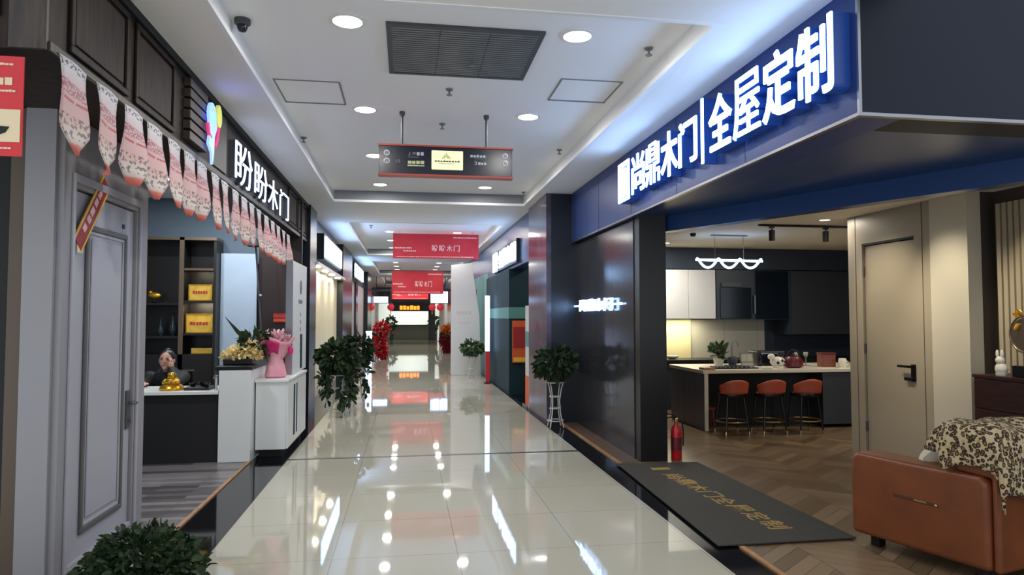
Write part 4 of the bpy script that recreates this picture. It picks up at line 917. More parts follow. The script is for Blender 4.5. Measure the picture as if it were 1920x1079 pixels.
# back kitchen
t = thing('wall_cabinet', 'white two-door wall cabinet above the yellow lit splashback', 'wall cabinet', (4.5, 10.85, 1.46))
boxes('cabinet_body', 'white', [(3.6, 5.03, 10.62, 11.09, 1.46, 2.27)], t)
for a, c2 in ((3.60, 4.10), (4.106, 4.56), (4.566, 5.03)): boxes('door', 'offwhite', [(a, c2, 10.60, 10.62, 1.465, 2.265)], t, bevel=.003)
lamp('strip_light', 'AREA', (4.45, 10.8, 1.45), 12, (1, .92, .66), .9, size_y=.08)
t = thing('wall_cabinet', 'dark glossy wall cabinet with built-in oven, right of the white cabinet', 'wall cabinet', (5.7, 10.85, 1.46))
boxes('cabinet_body', 'kitchendark', [(5.05, 6.33, 10.62, 11.09, 1.45, 2.27)], t)
ov = boxes('oven', 'kitchenblack', [(5.12, 5.66, 10.60, 10.62, 1.47, 1.98)], t, bevel=.004); boxes('control_panel', 'ventdark', [(5.14, 5.48, 10.594, 10.60, 1.99, 2.06)], ov); boxes('oven_handle', 'steel', [(5.70, 5.72, 10.57, 10.60, 1.55, 1.85)], ov)
boxes('door', 'kitchenblack', [(5.74, 6.32, 10.602, 10.62, 1.46, 2.26)], t, bevel=.003)
t = thing('tall_cabinet', 'tall anthracite kitchen cabinets at the right of the tiled splashback', 'tall cabinet', (7.0, 10.8, 0))
boxes('cabinet_body', 'kitchendark', [(6.34, 8.2, 10.62, 11.09, 1.2, 2.27)], t)
for a, c2 in ((6.38, 6.92), (6.925, 7.46), (7.465, 8.2)): boxes('door', 'kitchengrey', [(a, c2, 10.60, 10.62, 1.2, 2.265)], t, bevel=.003)
struct('trim_29', 'kitchendark', [(2.7, 8.9, 10.59, 11.09, 2.28, 2.62)], 'dark frieze above the kitchen wall cabinets', 'frieze')
struct('wall_right_tiles', 'backtile', [(4.79, 6.14, 11.06, 11.1, .80, 1.45)], 'cream tiled splashback behind the island', 'splashback')
struct('wall_right_tiles', 'backlit', [(3.6, 4.78, 11.03, 11.1, .80, 1.46)], 'yellow-cream splashback lit from the white cabinet above', 'splashback')
t = thing('base_cabinet', 'dark kitchen base units with black worktop along the back wall', 'base cabinet', (5.6, 10.8, 0))
boxes('cabinet_body', 'kitchengrey', [(3.6, 8.2, 10.5, 11.09, .006, .76)], t); boxes('worktop', 'black', [(3.58, 8.2, 10.46, 11.09, .76, .80)], t)
def item(nm, lb, cat, build, loc, group=None):
    t = thing(nm, lb, cat, loc, group); build(t, loc); return t
def f(t, l):
    MB().lathe([(.05, 0), (.075, .10), (.08, .12), (.074, .12), (.07, .10), (0, .09)], l, 18).build('plant_pot', 'porcelain', t)
    leaves(MB(), (l[0], l[1], l[2] + .21), (.085, .08, .11), 60, .10, random.Random(4), droop=-.9, shell=.2).build('foliage', 'leaf2', t, fix=False)
item('potted_plant', 'small green plant in a white pot on the kitchen island', 'plant', f, (4.33, 9.05, .796))
def f(t, l):
    MB().tube([l, (l[0], l[1], l[2] + .30)], .013, 10).build('tap_body', 'steel', t)
    MB().tube([(l[0], l[1], l[2] + .29), (l[0] + .01, l[1], l[2] + .345), (l[0] + .05, l[1], l[2] + .365), (l[0] + .09, l[1], l[2] + .34), (l[0] + .1, l[1], l[2] + .27)], .011, 10).build('spout', 'steel', t)
    MB().tube([(l[0], l[1], l[2] + .10), (l[0] - .05, l[1] - .02, l[2] + .13)], .007, 8).build('lever', 'steel', t)
item('kitchen_tap', 'tall curved steel kitchen tap on the island behind the white-potted plant', 'tap', f, (4.55, 9.1, .796))
def f(t, l):
    boxes('mug_rack', 'grey', [(l[0] - .1, l[0] + .1, l[1] - .05, l[1] + .05, l[2], l[2] + .03)], t)
    MB().lathe([(.05, .03), (.07, .08), (.065, .13), (.04, .15), (0, .15)], l, 16).build('sink_caddy', 'ventdark', t)
item('sink_caddy', 'dark round caddy beside the kitchen tap on the island', 'caddy', f, (4.50, 8.98, .796))
def f(t, l):
    boxes('tray_rim', 'black', [(l[0] - .36, l[0] + .30, l[1] - .12, l[1] + .12, l[2], l[2] + .012)], t, bevel=.003); boxes('tray_rack', 'steel', [(l[0] - .30 + .06 * k, l[0] - .28 + .06 * k, l[1] - .10, l[1] + .10, l[2] + .012, l[2] + .028) for k in range(9)], t)
item('drain_board', 'black dish drainer lying on the island top before the tap', 'dish drainer', f, (4.42, 8.78, .796))
def f(t, l):
    MB().prism([(-.10, 0), (.10, 0), (.10, .19), (-.10, .19)], l, X_, Vector((0, .25, 1)).normalized(), Vector((0, -1, .25)).normalized(), .012).build('frame', 'steel', t)
    MB().prism([(-.085, .015), (.085, .015), (.085, .175), (-.085, .175)], Vector(l) + Vector((0, -.0125, .002)), X_, Vector((0, .25, 1)).normalized(), Vector((0, -1, .25)).normalized(), .002).build('picture', 'backtile', t)
    boxes('support', 'steel', [(l[0] - .02, l[0] + .02, l[1], l[1] + .1, l[2], l[2] + .015)], t)
item('picture_frame', 'small silver picture frame leaning on the island right of the tap', 'picture frame', f, (4.76, 9.05, .796))
def f(t, l):
    boxes('oven_body', 'black', [(l[0] - .21, l[0] + .21, l[1] - .14, l[1] + .14, l[2] + .015, l[2] + .21)], t, bevel=.012)
    boxes('front_glass', 'kitchenblack', [(l[0] - .19, l[0] + .10, l[1] - .148, l[1] - .14, l[2] + .03, l[2] + .17)], t); boxes('handle', 'steel', [(l[0] - .17, l[0] + .08, l[1] - .17, l[1] - .15, l[2] + .175, l[2] + .188)], t)
    for sx in (-1, 1): boxes('foot', 'black', [(l[0] + sx * .17 - .02, l[0] + sx * .17 + .02, l[1] - .1, l[1] + .1, l[2], l[2] + .015)], t)
item('toaster_oven', 'black countertop oven behind the white cow-patterned pot', 'oven', f, (5.13, 9.2, .796))
def f(t, l):
    MB().ball((l[0], l[1], l[2] + .085), (.11, .075, .07)).build('pot_body', 'porcelain', t); MB().lathe([(0, 0), (.07, 0), (.075, .03)], l, 16).build('foot', 'porcelain', t)
    MB().ball((l[0] - .105, l[1] - .02, l[2] + .155), (.05, .045, .042)).build('head', 'porcelain', t)
    for dx, dz in ((.03, .10), (.08, .09), (-.03, .075)): MB().ball((l[0] + dx, l[1] - .062, l[2] + dz), (.022, .016, .024), 10, 6).build('black_patch', 'black', t)
item('cow_pot', 'white cow-shaped pot with black patches on the island top', 'pot', f, (5.03, 8.72, .796))
def f(t, l):
    MB().lathe([(.07, 0), (.125, .02), (.13, .09), (.09, .15), (.03, .165), (0, .165)], l, 22).build('kettle_body', 'darkred', t)
    MB().ball((l[0], l[1], l[2] + .178), .018).build('lid_knob', 'black', t)
    MB().tube([(l[0] - .09, l[1], l[2] + .13), (l[0] - .07, l[1], l[2] + .22), (l[0], l[1], l[2] + .25), (l[0] + .07, l[1], l[2] + .22), (l[0] + .09, l[1], l[2] + .13)], .010, 8).build('handle', 'black', t)
    MB().tube([(l[0] - .10, l[1], l[2] + .08), (l[0] - .16, l[1], l[2] + .15)], [.025, .012], 10).build('spout', 'darkred', t)
item('kettle', 'dark red kettle on the island right of the cow-shaped pot', 'kettle', f, (5.28, 8.75, .796))
def f(t, l):
    MB().lathe([(.06, 0), (.04, .012), (.008, .02), (.008, .12), (.03, .15), (.036, .20), (.032, .20), (.006, .14)], l, 14).build('goblet', 'glass', t)
for x, y, lb in ((5.45, 8.95, 'clear stemmed glass on the island, nearer the dark red kettle'), (5.62, 9.0, 'clear stemmed glass on the island, between kettle and brick-red tin')): item('wine_glass', lb, 'glass', f, (x, y, .796), 'stemmed glasses on the island')
def f(t, l):
    boxes('tin_body', 'tin', [(l[0] - .10, l[0] + .10, l[1] - .07, l[1] + .07, l[2], l[2] + .19)], t, bevel=.008); boxes('tin_lid', 'darkred', [(l[0] - .105, l[0] + .105, l[1] - .075, l[1] + .075, l[2] + .17, l[2] + .20)], t, bevel=.005)
item('storage_tin', 'brick-red storage tin on the island beside the white cup', 'tin', f, (5.84, 8.85, .796))
def f(t, l):
    MB().lathe([(0, 0), (.045, 0), (.055, .05), (.055, .10), (.045, .125), (0, .13)], l, 18).build('cup_body', 'porcelain', t)
    MB().tube([(l[0] + .05, l[1], l[2] + .09), (l[0] + .085, l[1], l[2] + .08), (l[0] + .085, l[1], l[2] + .04), (l[0] + .05, l[1], l[2] + .03)], .008, 8).build('handle', 'porcelain', t)
item('cup', 'white cup at the right end of the island top', 'cup', f, (5.97, 8.68, .796))
def f(t, l): boxes('board', 'oaktrim', [(l[0] - .1, l[0] + .09, l[1] - .06, l[1] + .06, l[2], l[2] + .03)], t, bevel=.004)
own(recenter(boxes('chopping_board', 'oaktrim', [(3.86, 4.02, 8.50, 8.66, .796, .825)], None, bevel=.004)), 'light wooden block on the left corner of the island top', 'chopping board')
own(recenter(boxes('small_dish', 'porcelain', [(4.74, 4.86, 8.54, 8.64, .796, .83)], None, bevel=.012)), 'small white dish near the island front edge', 'dish')
own(recenter(MB().lathe([(.05, 0), (.10, .03), (.11, .05), (.10, .05), (.05, .015), (0, .012)], (4.33, 10.75, .801), 18).build('bowl', 'porcelain')), 'pale bowl on the back worktop below the yellow splashback', 'bowl')
# pendant helix lamp
t = thing('pendant_lamp', 'white lit wavy spiral pendant lamp above the kitchen island', 'lamp', (4.4, 8.85, 2.16))
MB().tube([(3.92, 8.85, 2.28), (4.90, 8.85, 2.27)], .016, 8).build('light_tube', 'glow_cool', t)
pts = []
for i in range(61):
    u = i / 60; a = u * 3 * 2 * math.pi; pts.append((3.94 + .94 * u, 8.85 + .05 * math.sin(a), 2.235 + .062 * math.cos(a)))
MB().tube(pts, .016, 8).build('spiral_tube', 'glow_cool', t)
for x in (4.2, 4.62): MB().tube([(x, 8.85, 2.28), (x, 8.85, 2.63)], .003, 6).build('suspension_wire', 'steel', t)
boxes('ceiling_plate', 'steel', [(4.15, 4.67, 8.82, 8.88, 2.615, 2.63)], t)
# track spots
t = thing('light_track', 'black ceiling light track crossing the kitchen shop ceiling', 'light track', (4.8, 7.75, 2.62)); boxes('rail', 'black', [(4.25, 5.9, 7.73, 7.77, 2.605, 2.63)], t)
for x, lb in ((4.42, 'black track spotlight above the bar stools'), (5.14, 'black track spotlight beside the taupe door wall')):
    t = thing('track_spotlight', lb, 'spotlight', (x, 7.75, 2.46), 'track spotlights')
    boxes('adapter', 'black', [(x - .03, x + .03, 7.735, 7.765, 2.58, 2.605)], t); MB().tube([(x, 7.75, 2.585), (x, 7.75, 2.55)], .010, 8).build('stem', 'black', t)
    MB().tube([(x, 7.75, 2.56), (x, 7.75, 2.43)], .036, 14).build('lamp_head', 'matblack', t)
t = thing('motion_detector', 'small black sensor on the ceiling above the white wall cabinet', 'sensor', (3.84, 8.75, 2.6)); MB().lathe([(0, 0), (.04, 0), (.04, -.03), (.025, -.045), (0, -.045)], (3.84, 8.75, 2.63), 16).build('housing', 'black', t)
ceiling_light(4.80, 7.25, 2.63, 'round ceiling lamp in the kitchen shop, left of the taupe door wall', 'lamps in the kitchen shop ceiling', .06, 6, 'glow_warm', (1, .9, .75))
ceiling_light(4.0, 6.5, 2.63, 'round ceiling lamp lighting the taupe door', 'lamps in the kitchen shop ceiling', .05, 0, 'glow_warm')
ceiling_light(4.05, 5.62, 2.63, 'round ceiling lamp lighting the pale taupe panel', 'lamps in the kitchen shop ceiling', .05, 0, 'glow_warm')
lamp('door_spot', 'SPOT', (4.0, 6.5, 2.6), 110, (1, .86, .6), .08, (0, R(-44), 0), spot=72, blend=1)
lamp('panel_spot', 'SPOT', (4.05, 5.62, 2.6), 120, (1, .88, .66), .08, (0, R(-42), 0), spot=66, blend=1)
ceiling_light(3.9, 9.9, 2.63, 'round ceiling lamp near the kitchen cabinets', 'lamps in the kitchen shop ceiling', .06, 36, 'glow_warm', (1, .92, .78))
ceiling_light(6.3, 8.0, 2.63, 'unseen ceiling lamp added behind the taupe door wall to brighten the kitchen', 'lamps in the kitchen shop ceiling', .06, 26, 'glow_warm', (1, .92, .78))  # extra lamp out of view, added to brighten the kitchen
lamp('slat_spot', 'SPOT', (4.4, 4.7, 2.58), 60, (1, .85, .6), .03, (0, R(-40), 0), spot=70, blend=.8)
# console with rabbit
t = thing('console_cabinet', 'dark red-brown drawer console along the wall behind the sofa', 'console', (4.95, 4.5, 0))
boxes('cabinet_body', 'consolewood', [(4.80, 5.16, 3.6, 5.19, .06, .98)], t); boxes('console_top', 'consolewood', [(4.785, 5.165, 3.58, 5.20, .98, 1.01)], t, bevel=.004); boxes('plinth', 'black', [(4.83, 5.15, 3.65, 5.15, .006, .06)], t)
for y0, y1 in ((3.61, 4.39), (4.40, 5.18)):
    for z0, z1 in ((.08, .36), (.37, .72), (.73, .97)): boxes('drawer', 'consolewood', [(4.785, 4.80, y0, y1, z0, z1)], t, bevel=.004)
def f(t, l):
    MB().ball((l[0], l[1], l[2] + .055), (.045, .05, .055)).ball((l[0] - .01, l[1], l[2] + .125), (.034, .036, .034)).ball((l[0] - .01, l[1] - .02, l[2] + .18), (.012, .014, .035), 10, 6).ball((l[0] - .01, l[1] + .025, l[2] + .178), (.012, .014, .035), 10, 6).build('figure', 'porcelain', t)
    MB().lathe([(0, 0), (.04, 0), (.045, .02)], l, 14).build('base', 'porcelain', t)
item('rabbit_figurine', 'white porcelain rabbit figurine on the dark console', 'figurine', f, (4.88, 5.0, 1.011))
def f(t, l):
    boxes('stand_block', 'black', [(l[0] - .05, l[0] + .05, l[1] - .09, l[1] + .09, l[2], l[2] + .09)], t, bevel=.004)
    MB().tube([(l[0], l[1], l[2] + .09), (l[0], l[1], l[2] + .20)], .008, 8).build('stem', 'brass', t)
    MB().tube(ring((l[0], l[1], l[2] + .345), .15, 32, 'x'), .008, 8, closed=True).build('ring', 'bronze', t)
    MB().lathe([(0, -.004), (.135, -.004), (.135, .004), (0, .004)], (l[0], l[1], l[2] + .345), 24, 'x').build('disc', 'bronze', t)
    leaves(MB(), (l[0], l[1] - .01, l[2] + .48), (.03, .08, .06), 14, .07, random.Random(8), droop=-.5).build('gilt_leaves', 'gold', t, fix=False)
item('ring_ornament', 'round gilt ring ornament on a black block on the console', 'ornament', f, (4.92, 4.80, 1.011))
# sofa (built square, then turned)
def sofa():
    t = thing('sofa', 'tan orange leather sofa seen from its arm, at the edge of the doormat', 'sofa', (0, 0, 0))
    # local: x along the width from the visible arm, y towards the shop (front = 0, back = -.92)
    def rbox(nm, x0, x1, y0, y1, z0, z1, r, m='leather', par=t):
        return boxes(nm, m, [(x0, x1, y0, y1, z0, z1)], par, bevel=r)
    def arm(nm, x0):
        b = MB(); prof = [(-.885, .09), (0, .07), (.005, .45), (-.01, .575), (-.05, .60), (-.45, .60), (-.70, .605), (-.84, .605), (-.885, .57)]
        b.prism(prof, (x0, 0, 0), Y_, Z_, X_, .22); o = b.build(nm, 'leather', t, bevel=.03); o.modifiers['bevel'].segments = 4; return o
    a = arm('armrest', 0); arm('armrest', 1.38)
    boxes('seam_pocket', 'leather_d', [(-.004, .004, -.60, -.31, .375, .394)], a, bevel=.003); boxes('clasp', 'brass', [(-.008, .004, -.53, -.45, .380, .389)], a, bevel=.002); MB().ball((-.006, -.59, .384), .010, 10, 6).build('button', 'brass', a)
    rbox('base', .22, 1.38, -.86, -.02, .10, .28, .02)
    rbox('seat_cushion', .23, .80, -.66, .02, .28, .44, .05); rbox('seat_cushion', .80, 1.37, -.66, .02, .28, .44, .05)
    b = MB(); b.prism([(-.93, .09), (-.89, .09), (-.89, .60), (-.70, .61), (-.69, .74), (-.72, .82), (-.82, .855), (-.90, .82), (-.93, .74)], (.015, 0, 0), Y_, Z_, X_, 1.57); o = b.build('backrest', 'leather', t, bevel=.02); o.modifiers['bevel'].segments = 3
    rbox('back_cushion', .24, .80, -.70, -.50, .42, .80, .06); rbox('back_cushion', .80, 1.36, -.70, -.50, .42, .80, .06)
    for x in (.10, 1.50):
        for y in (-.12, -.80): boxes('leg', 'black', [(x - .03, x + .03, y - .03, y + .03, 0, .10)], t)
    t.location = (2.93, 4.20, .006); t.rotation_euler = (0, 0, R(15)); return t
sofa()
SM = Matrix.Translation((2.93, 4.20, .006)) @ Matrix.Rotation(R(15), 4, 'Z')
def throw():
    prof = [(-.50, .70), (-.55, .83), (-.62, .87), (-.72, .875), (-.82, .885), (-.92, .855), (-.955, .77), (-.965, .66), (-.975, .54)]
    W, D = .66, .22
    def fn(u, v):
        k = v * (len(prof) - 1); i = min(int(k), len(prof) - 2); q = k - i
        y = prof[i][0] * (1 - q) + prof[i + 1][0] * q; z = prof[i][1] * (1 - q) + prof[i + 1][1] * q
        s_ = u * W - D; wob = .010 * math.sin(13 * u + 3 * v) + .006 * math.sin(21 * v + 5 * u)
        if s_ < 0:                                  # hangs down over the end of the backrest
            top = min(z, .885); z2 = top + s_ * (1.0 if v < .7 else .5); x = -.004 + .02 * max(0, s_ + .03) / .03
            if v < .55: y = y * .6 + (-.80) * .4 + .10 * s_
            z = max(z2, .615 + .02 * math.sin(9 * v)) if v < .62 else z2
            x += wob * .6 - .012
        else: x = .016 + s_; z += wob - .10 * u * max(0, v - .6)
        return tuple(SM @ Vector((x, y - abs(wob) * .8, z)))
    o = MB().sheet(fn, 34, 40).build('throw_blanket', 'leopard', None, solid=.014); return own(o, 'leopard print fleece throw draped over the sofa backrest', 'blanket')
throw()
def cushion():
    b = MB()
    def f1(s):
        def fn(u, v):
            a, c = u * 2 - 1, v * 2 - 1; k = max(0, (1 - a ** 4)) * max(0, (1 - c ** 4)); return (.17 * a * (1 - .12 * c * c), s * .075 * k ** .6, .17 * c * (1 - .12 * a * a))
        return fn
    b.sheet(f1(1), 14, 14); b.sheet(f1(-1), 14, 14)
    m = SM @ Matrix.Translation((.33, -.40, .565)) @ Matrix.Rotation(R(24), 4, 'X') @ Matrix.Rotation(R(-28), 4, 'Y')
    b.v = [tuple(m @ Vector(v)) for v in b.v]
    o = b.build('cushion', 'cushion'); return own(recenter(o), 'cream cushion leaning inside the sofa, half under the leopard throw', 'cushion')
cushion()

# ================================================================== PLANTS IN THE CORRIDOR
def wire_stand(t, c, h, r):
    for k in range(4):
        a = R(45 + 90 * k); q = lambda rr_, z: (c[0] + rr_ * math.cos(a), c[1] + rr_ * math.sin(a), c[2] + z)
        MB().tube([q(r * 1.0, 0), q(r * .62, h * .3), q(r * .5, h * .6), q(r * .75, h * .88), q(r * .95, h)], .008, 6).build('leg', 'wire', t)
    for z, k in ((.15, .84), (.42, .57), (.68, .57), (1.0, .95)): MB().tube(ring((c[0], c[1], c[2] + h * z), r * k, 20), .007, 6, closed=True).build('wire_ring', 'wire', t)
    for k in range(3): MB().ball((c[0] - r * .55, c[1] - .02, c[2] + h * (.15 + .27 * k)), .016, 8, 6).build('wire_scroll', 'wire', t)
def stand_plant(c, h, r, fol, n, leafs, lab_s, lab_p, vines=0, seed=1, m='leaf', grp=True):
    t = thing('plant_stand', lab_s, 'plant stand', c, 'white wire plant stands'); wire_stand(t, c, h, r)
    z0 = c[2] + h + .008
    t = thing('potted_plant', lab_p, 'plant', (c[0], c[1], z0), 'plants on wire stands'); pot(t, (c[0], c[1], z0), r * .85, .13)
    rr = random.Random(seed); b = leaves(MB(), (c[0], c[1], z0 + .13 + fol[2] * .55), fol, n, leafs, rr, droop=.5)
    b.build('foliage', m, t, fix=False)
    if vines:
        b = MB(); s_ = MB()
        for k in range(vines):
            a = rr.uniform(0, 6.28); x, y = c[0] + fol[0] * .75 * math.cos(a), c[1] + fol[1] * .75 * math.sin(a); L = rr.uniform(.25, .75)
            s_.tube([(x, y, z0 + .15), (x + .02, y, z0 - L * .4), (x - .01, y, z0 - L + .1)], .004, 5)
            leaves(b, (x, y, z0 + .1 - L * .5), (.05, .05, L * .5), int(L * 55), leafs * .9, rr, droop=.9, shell=.1)
        b.build('trailing_foliage', m, t, fix=False); s_.build('vine', 'stem', t)
stand_plant((1.99, 9.05, .015), .60, .13, (.27, .25, .21), 420, .10, 'white wire plant stand in front of the dark stone pillar', 'bushy green plant on the wire stand before the dark stone pillar', 0, 3)
stand_plant((1.62, 17.0, 0), .50, .15, (.26, .24, .16), 260, .12, 'white wire plant stand in front of the white hoarding', 'round green plant on the wire stand before the white hoarding', 0, 5, 'leaf2')
stand_plant((-1.02, 10.6, 0), .62, .15, (.30, .28, .23), 620, .11, 'white wire plant stand beside the tall white door board', 'large dark plant with long trailing vines beside the tall white door board', 9, 7)
stand_plant((-.83, 12.1, 0), .62, .15, (.24, .24, .26), 420, .12, 'white wire plant stand behind the large trailing plant', 'dark plant with trailing leaves just behind the large trailing plant', 4, 9)

# ================================================================== FAR SHOPS
def lightbox(y0, y1, z0, z1, x, n, label, side=1, chars=None):
    t = thing('shop_sign', label, 'sign', (x, (y0 + y1) / 2, z0))
    xi, xo = (x - .12, x) if side > 0 else (x, x + .12)
    boxes('sign_box', 'black', [(xi, xo, y0 - .05, y1 + .05, z0 - .05, z1 + .05)], t)
    b = MB(); xx0, xx1 = (x, x + .03) if side > 0 else (x - .03, x); s = (y1 - y0) / n
    for i in range(n):
        a = y0 + i * s
        if chars:
            if side > 0: glyph(b, chars[i], (x + .001, a, z0), Y_, Z_, X_, s * .88, z1 - z0, .03, .03, 2)
            else: glyph(b, chars[n - 1 - i], (x - .001, a + s * .9, z0), NY, Z_, NX, s * .88, z1 - z0, .03, .03, 2)
        else: b.box(xx0, xx1, a + .02, a + s - .05, z0, z1)
    b.build('lit_lettering', 'glow_cool', t); return t
lightbox(12.9, 16.1, 2.60, 2.98, -1.50, 4, 'lit white letters on the black box above the cream door panels', 1)
lightbox(20.3, 24.0, 2.68, 3.05, -1.50, 3, 'lit white sign above the pinkish white shopfront panels', 1)
lightbox(12.1, 14.4, 2.52, 2.86, 1.94, 4, 'lit white letters above the dark opening with the orange poster', -1, '全屋定制')
t = thing('shop_sign', 'lit white door logo panel left of the letters, above the teal pillar', 'sign', (1.94, 14.95, 2.5)); boxes('sign_box', 'black', [(1.94, 2.0, 14.55, 15.35, 2.46, 2.92)], t); boxes('lit_panel', 'glow_cool', [(1.92, 1.94, 14.6, 15.3, 2.49, 2.89)], t)
for k, y in enumerate((12.3, 13.6, 14.9)): ceiling_light(-1.72, y, 2.42 - .0, 'small lit lamp below the fascia over the cream door panels, %s from the camera' % ords[k], 'lamps over the cream door panels', .06, 0) if False else None
t = thing('awning_light_rail', 'white ledge with small lit lamps above the cream door panels', 'light rail', (-1.58, 14.3, 2.36)); boxes('ledge', 'white', [(-1.66, -1.46, 11.75, 16.85, 2.37, 2.42)], t)
for y in (12.2, 13.4, 14.6, 15.8): MB().lathe([(0, -.02), (.06, -.02), (.06, 0), (0, 0)], (-1.54, y, 2.37), 14).build('lamp', 'glow_lamp', t); lamp('ledge_lamp', 'AREA', (-1.53, y, 2.34), 9, (1, .9, .72), .12, parent=t)
# lit standee, flower stands
t = thing('light_standee', 'bright white free-standing light panel before the pinkish shopfront', 'standee', (-1.0, 19.2, 0)); boxes('lit_panel', 'glow_soft', [(-1.10, -.94, 19.16, 19.24, .03, 1.10)], t, bevel=.004); boxes('base', 'grey', [(-1.12, -.92, 19.08, 19.32, 0, .03)], t); boxes('print', 'signgrey', [(-1.06, -.99, 19.155, 19.16, .85, .98)], t)
def flower_stand(x, y, h, r, ms, label):
    t = thing('flower_stand', label, 'flower stand', (x, y, 0)); rr = random.Random(int(y))
    for k in range(3):
        a = R(90 + 120 * k); MB().tube([(x + .22 * math.cos(a), y + .22 * math.sin(a), 0), (x + .03 * math.cos(a), y + .03 * math.sin(a), h * .75)], .012, 6).build('leg', 'woodred', t)
    for k, m in enumerate(ms):
        z = h * (.86 if k == 0 else .48 if k == 1 else .2)
        leaves(MB(), (x + .03 * (-1) ** k, y - .05, z), (r * (1, .82, .6)[k], r * .6, h * .19), 260, .12, rr, droop=.1, shell=.3).build('flower_basket', m, t, fix=False)
    leaves(MB(), (x, y, h * .7), (r * .8, r * .4, h * .1), 50, .16, rr).build('foliage', 'leaf2', t, fix=False)
flower_stand(-.88, 24.5, 1.25, .28, ('redflower', 'redflower', 'redflower'), 'tall red congratulation flower stand on the left of the corridor')
flower_stand(1.60, 28.0, 1.10, .25, ('orangeflower', 'crimson', 'crimson'), 'orange and crimson flower stand beside the white hoarding')
# hoarding, light pole banner, posters
t = thing('hoarding', 'large pale white hoarding panel with a slanted right edge', 'hoarding', (1.5, 16.9, 0))
MB().prism([(1.13, 0), (1.90, 0), (1.86, 1.5), (1.66, 2.88), (1.13, 2.82)], (0, 17.55, .004), X_, Z_, Y_, .08).build('panel', 'offwhite', t)
dashes(dashes(MB(), (1.28, 17.55, 1.55), X_, Z_, NY, .4, .10, 4, .003, 1), (1.32, 17.55, 1.32), X_, Z_, NY, .3, .05, 5, .003, 2).build('faint_print', 'pinkwhite', t)
b = MB()
for x in (1.2, 1.75): b.box(x, x + .05, 17.63, 18.1, .004, .05); b.box(x, x + .05, 17.63, 17.68, .05, 2.2)
b.build('prop', 'grey', t)
t = thing('light_column', 'slim column lit white above and red below, beside the teal pillar', 'light column', (1.80, 15.3, 0)); boxes('lit_tube', 'glow_soft', [(1.755, 1.855, 15.3, 15.36, .72, 1.97)], t); boxes('red_section', 'red', [(1.765, 1.855, 15.3, 15.36, .02, .72)], t); boxes('base', 'black', [(1.73, 1.88, 15.22, 15.44, .003, .02)], t)
t = thing('poster_stand', 'orange poster stand inside the dark shop opening', 'poster', (2.25, 12.9, 0)); boxes('sheet', 'orange', [(2.0, 2.46, 12.90, 12.92, .62, 1.42)], t); boxes('yellow_strip', 'yellow', [(2.02, 2.44, 12.894, 12.90, .64, .72)], t); boxes('red_block', 'redtext', [(2.02, 2.44, 12.894, 12.90, .9, 1.3)], t); MB().tube([(2.23, 12.94, .02), (2.23, 12.94, 1.4)], .015, 8).build('pole', 'black', t); boxes('base', 'black', [(2.05, 2.42, 12.8, 13.0, .003, .02)], t)
t = thing('roll_banner', 'narrow white roll-up banner with orange foot by the purple stone pillar', 'banner stand', (1.99, 11.1, 0)); boxes('sheet', 'offwhite', [(1.98, 1.995, 10.98, 11.35, .52, 1.68)], t); boxes('orange_foot', 'orange', [(1.978, 1.997, 10.98, 11.35, .05, .52)], t); boxes('green_block', 'teal_l', [(1.975, 1.98, 11.0, 11.33, 1.0, 1.25)], t); boxes('base', 'steel', [(1.93, 2.05, 10.96, 11.37, .003, .05)], t)
own(recenter(boxes('paper_box', 'paper', [(1.96, 2.12, 10.88, 10.96, .003, .06)], None, bevel=.01)), 'small pale paper box on the black border by the purple pillar', 'box')
lamp('far_shop', 'AREA', (3.1, 12.6, 2.9), 20, (1, .9, .8), .3)
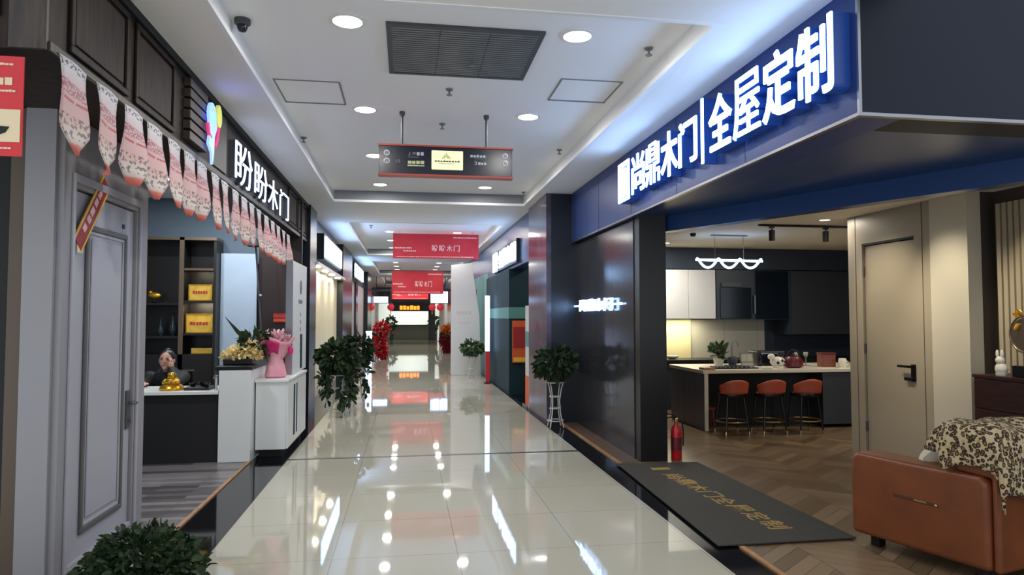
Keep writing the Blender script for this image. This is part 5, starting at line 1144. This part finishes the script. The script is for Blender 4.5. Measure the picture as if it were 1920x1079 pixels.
# lanterns, far signs, LED sign
for k, (x, lb) in enumerate(((-1.50, 'red round lantern, leftmost of the four under the thin dark beam'), (-.67, 'red round lantern just right of the pale shop sign under the thin dark beam'), (1.10, 'red round lantern left of its neighbour at the right wall'), (1.44, 'red round lantern, rightmost of the four under the thin dark beam'))):
    t = thing('lantern', lb, 'lantern', (x, 29.8, 1.7), 'red lanterns under the thin dark beam')
    MB().ball((x, 29.8, 1.90), (.15, .15, .15), 18, 10).build('lantern_body', 'lantern', t); MB().lathe([(0, -.04), (.08, -.04), (.08, 0), (0, 0)], (x, 29.8, 2.07), 12).build('cap', 'gold', t); MB().tube([(x, 29.8, 1.75), (x, 29.8, 1.60)], [.012, .022], 8).build('tassel', 'yellow', t); MB().tube([(x, 29.8, 2.07), (x, 29.8, ZS)], .008, 6).build('cord', 'rope', t)
for x0, x1, z0, z1, lb in ((-1.42, -.80, 2.10, 2.36, 'pale lit shop sign left of the orange glowing text'), (1.05, 1.80, 2.10, 2.6, 'pale lit shop sign right of the orange glowing text')):
    t = thing('projecting_sign', lb, 'sign', ((x0 + x1) / 2, 29.9, z0)); boxes('lit_panel', 'glow_soft', [(x0, x1, 30.2, 30.3, z0, z1)], t); boxes('frame', 'black', [(x0 - .03, x1 + .03, 30.22, 30.32, z0 - .03, z1 + .03)], t); boxes('hanger', 'black', [(x0 + .1, x0 + .13, 30.24, 30.28, z1, ZS), (x1 - .13, x1 - .1, 30.24, 30.28, z1, ZS)], t)
t = thing('led_sign', 'glowing orange LED text sign above the far hall entrance', 'sign', (.2, 41.7, 1.9)); boxes('sign_box', 'black', [(-1.0, 1.5, 41.7, 41.9, 1.82, 2.32)], t)
b = MB()
dashes(b, (-.40, 41.70, 1.91), X_, Z_, NY, 1.24, .27, 6, .02, 3)
b.build('led_text', 'glow_led', t)
t = thing('hall_counter', 'long olive-grey counter standing in the far hall', 'counter', (.4, 44, 0)); boxes('counter_body', 'hall', [(-1.2, 1.95, 43.9, 44.5, 0, .92)], t); boxes('counter_top', 'ventdark', [(-1.25, 2.0, 43.85, 44.55, .92, .97)], t)
rq = random.Random(2)
for x, lb in ((-.95, 'green plant at the left end of the far hall counter'), (1.75, 'green plant at the right end of the far hall counter')):
    t = thing('potted_plant', lb, 'plant', (x, 43.4, 0), 'plants by the far hall counter'); pot(t, (x, 43.4, 0), .18, .4); MB().tube([(x, 43.4, .36), (x, 43.4, .9)], .03, 8).build('stem', 'stem', t); leaves(MB(), (x, 43.4, 1.1), (.28, .28, .42), 160, .2, rq).build('foliage', 'leaf2', t, fix=False)
struct('trim_30', 'recess', [(1.35, 1.75, 42.6, 43.0, 0, 2.4)], 'dark pillar at the right of the far hall entrance', 'pillar')
struct('wall_back_sides', 'hall', [(-3, -1.9, 44, 47, 0, 2.6), (2.2, 3, 44, 47, 0, 2.6)], 'olive side walls of the far hall', 'wall')
lamp('hall_lamp', 'AREA', (.3, 45, 2.9), 60, (1, 1, .95), 1.2)
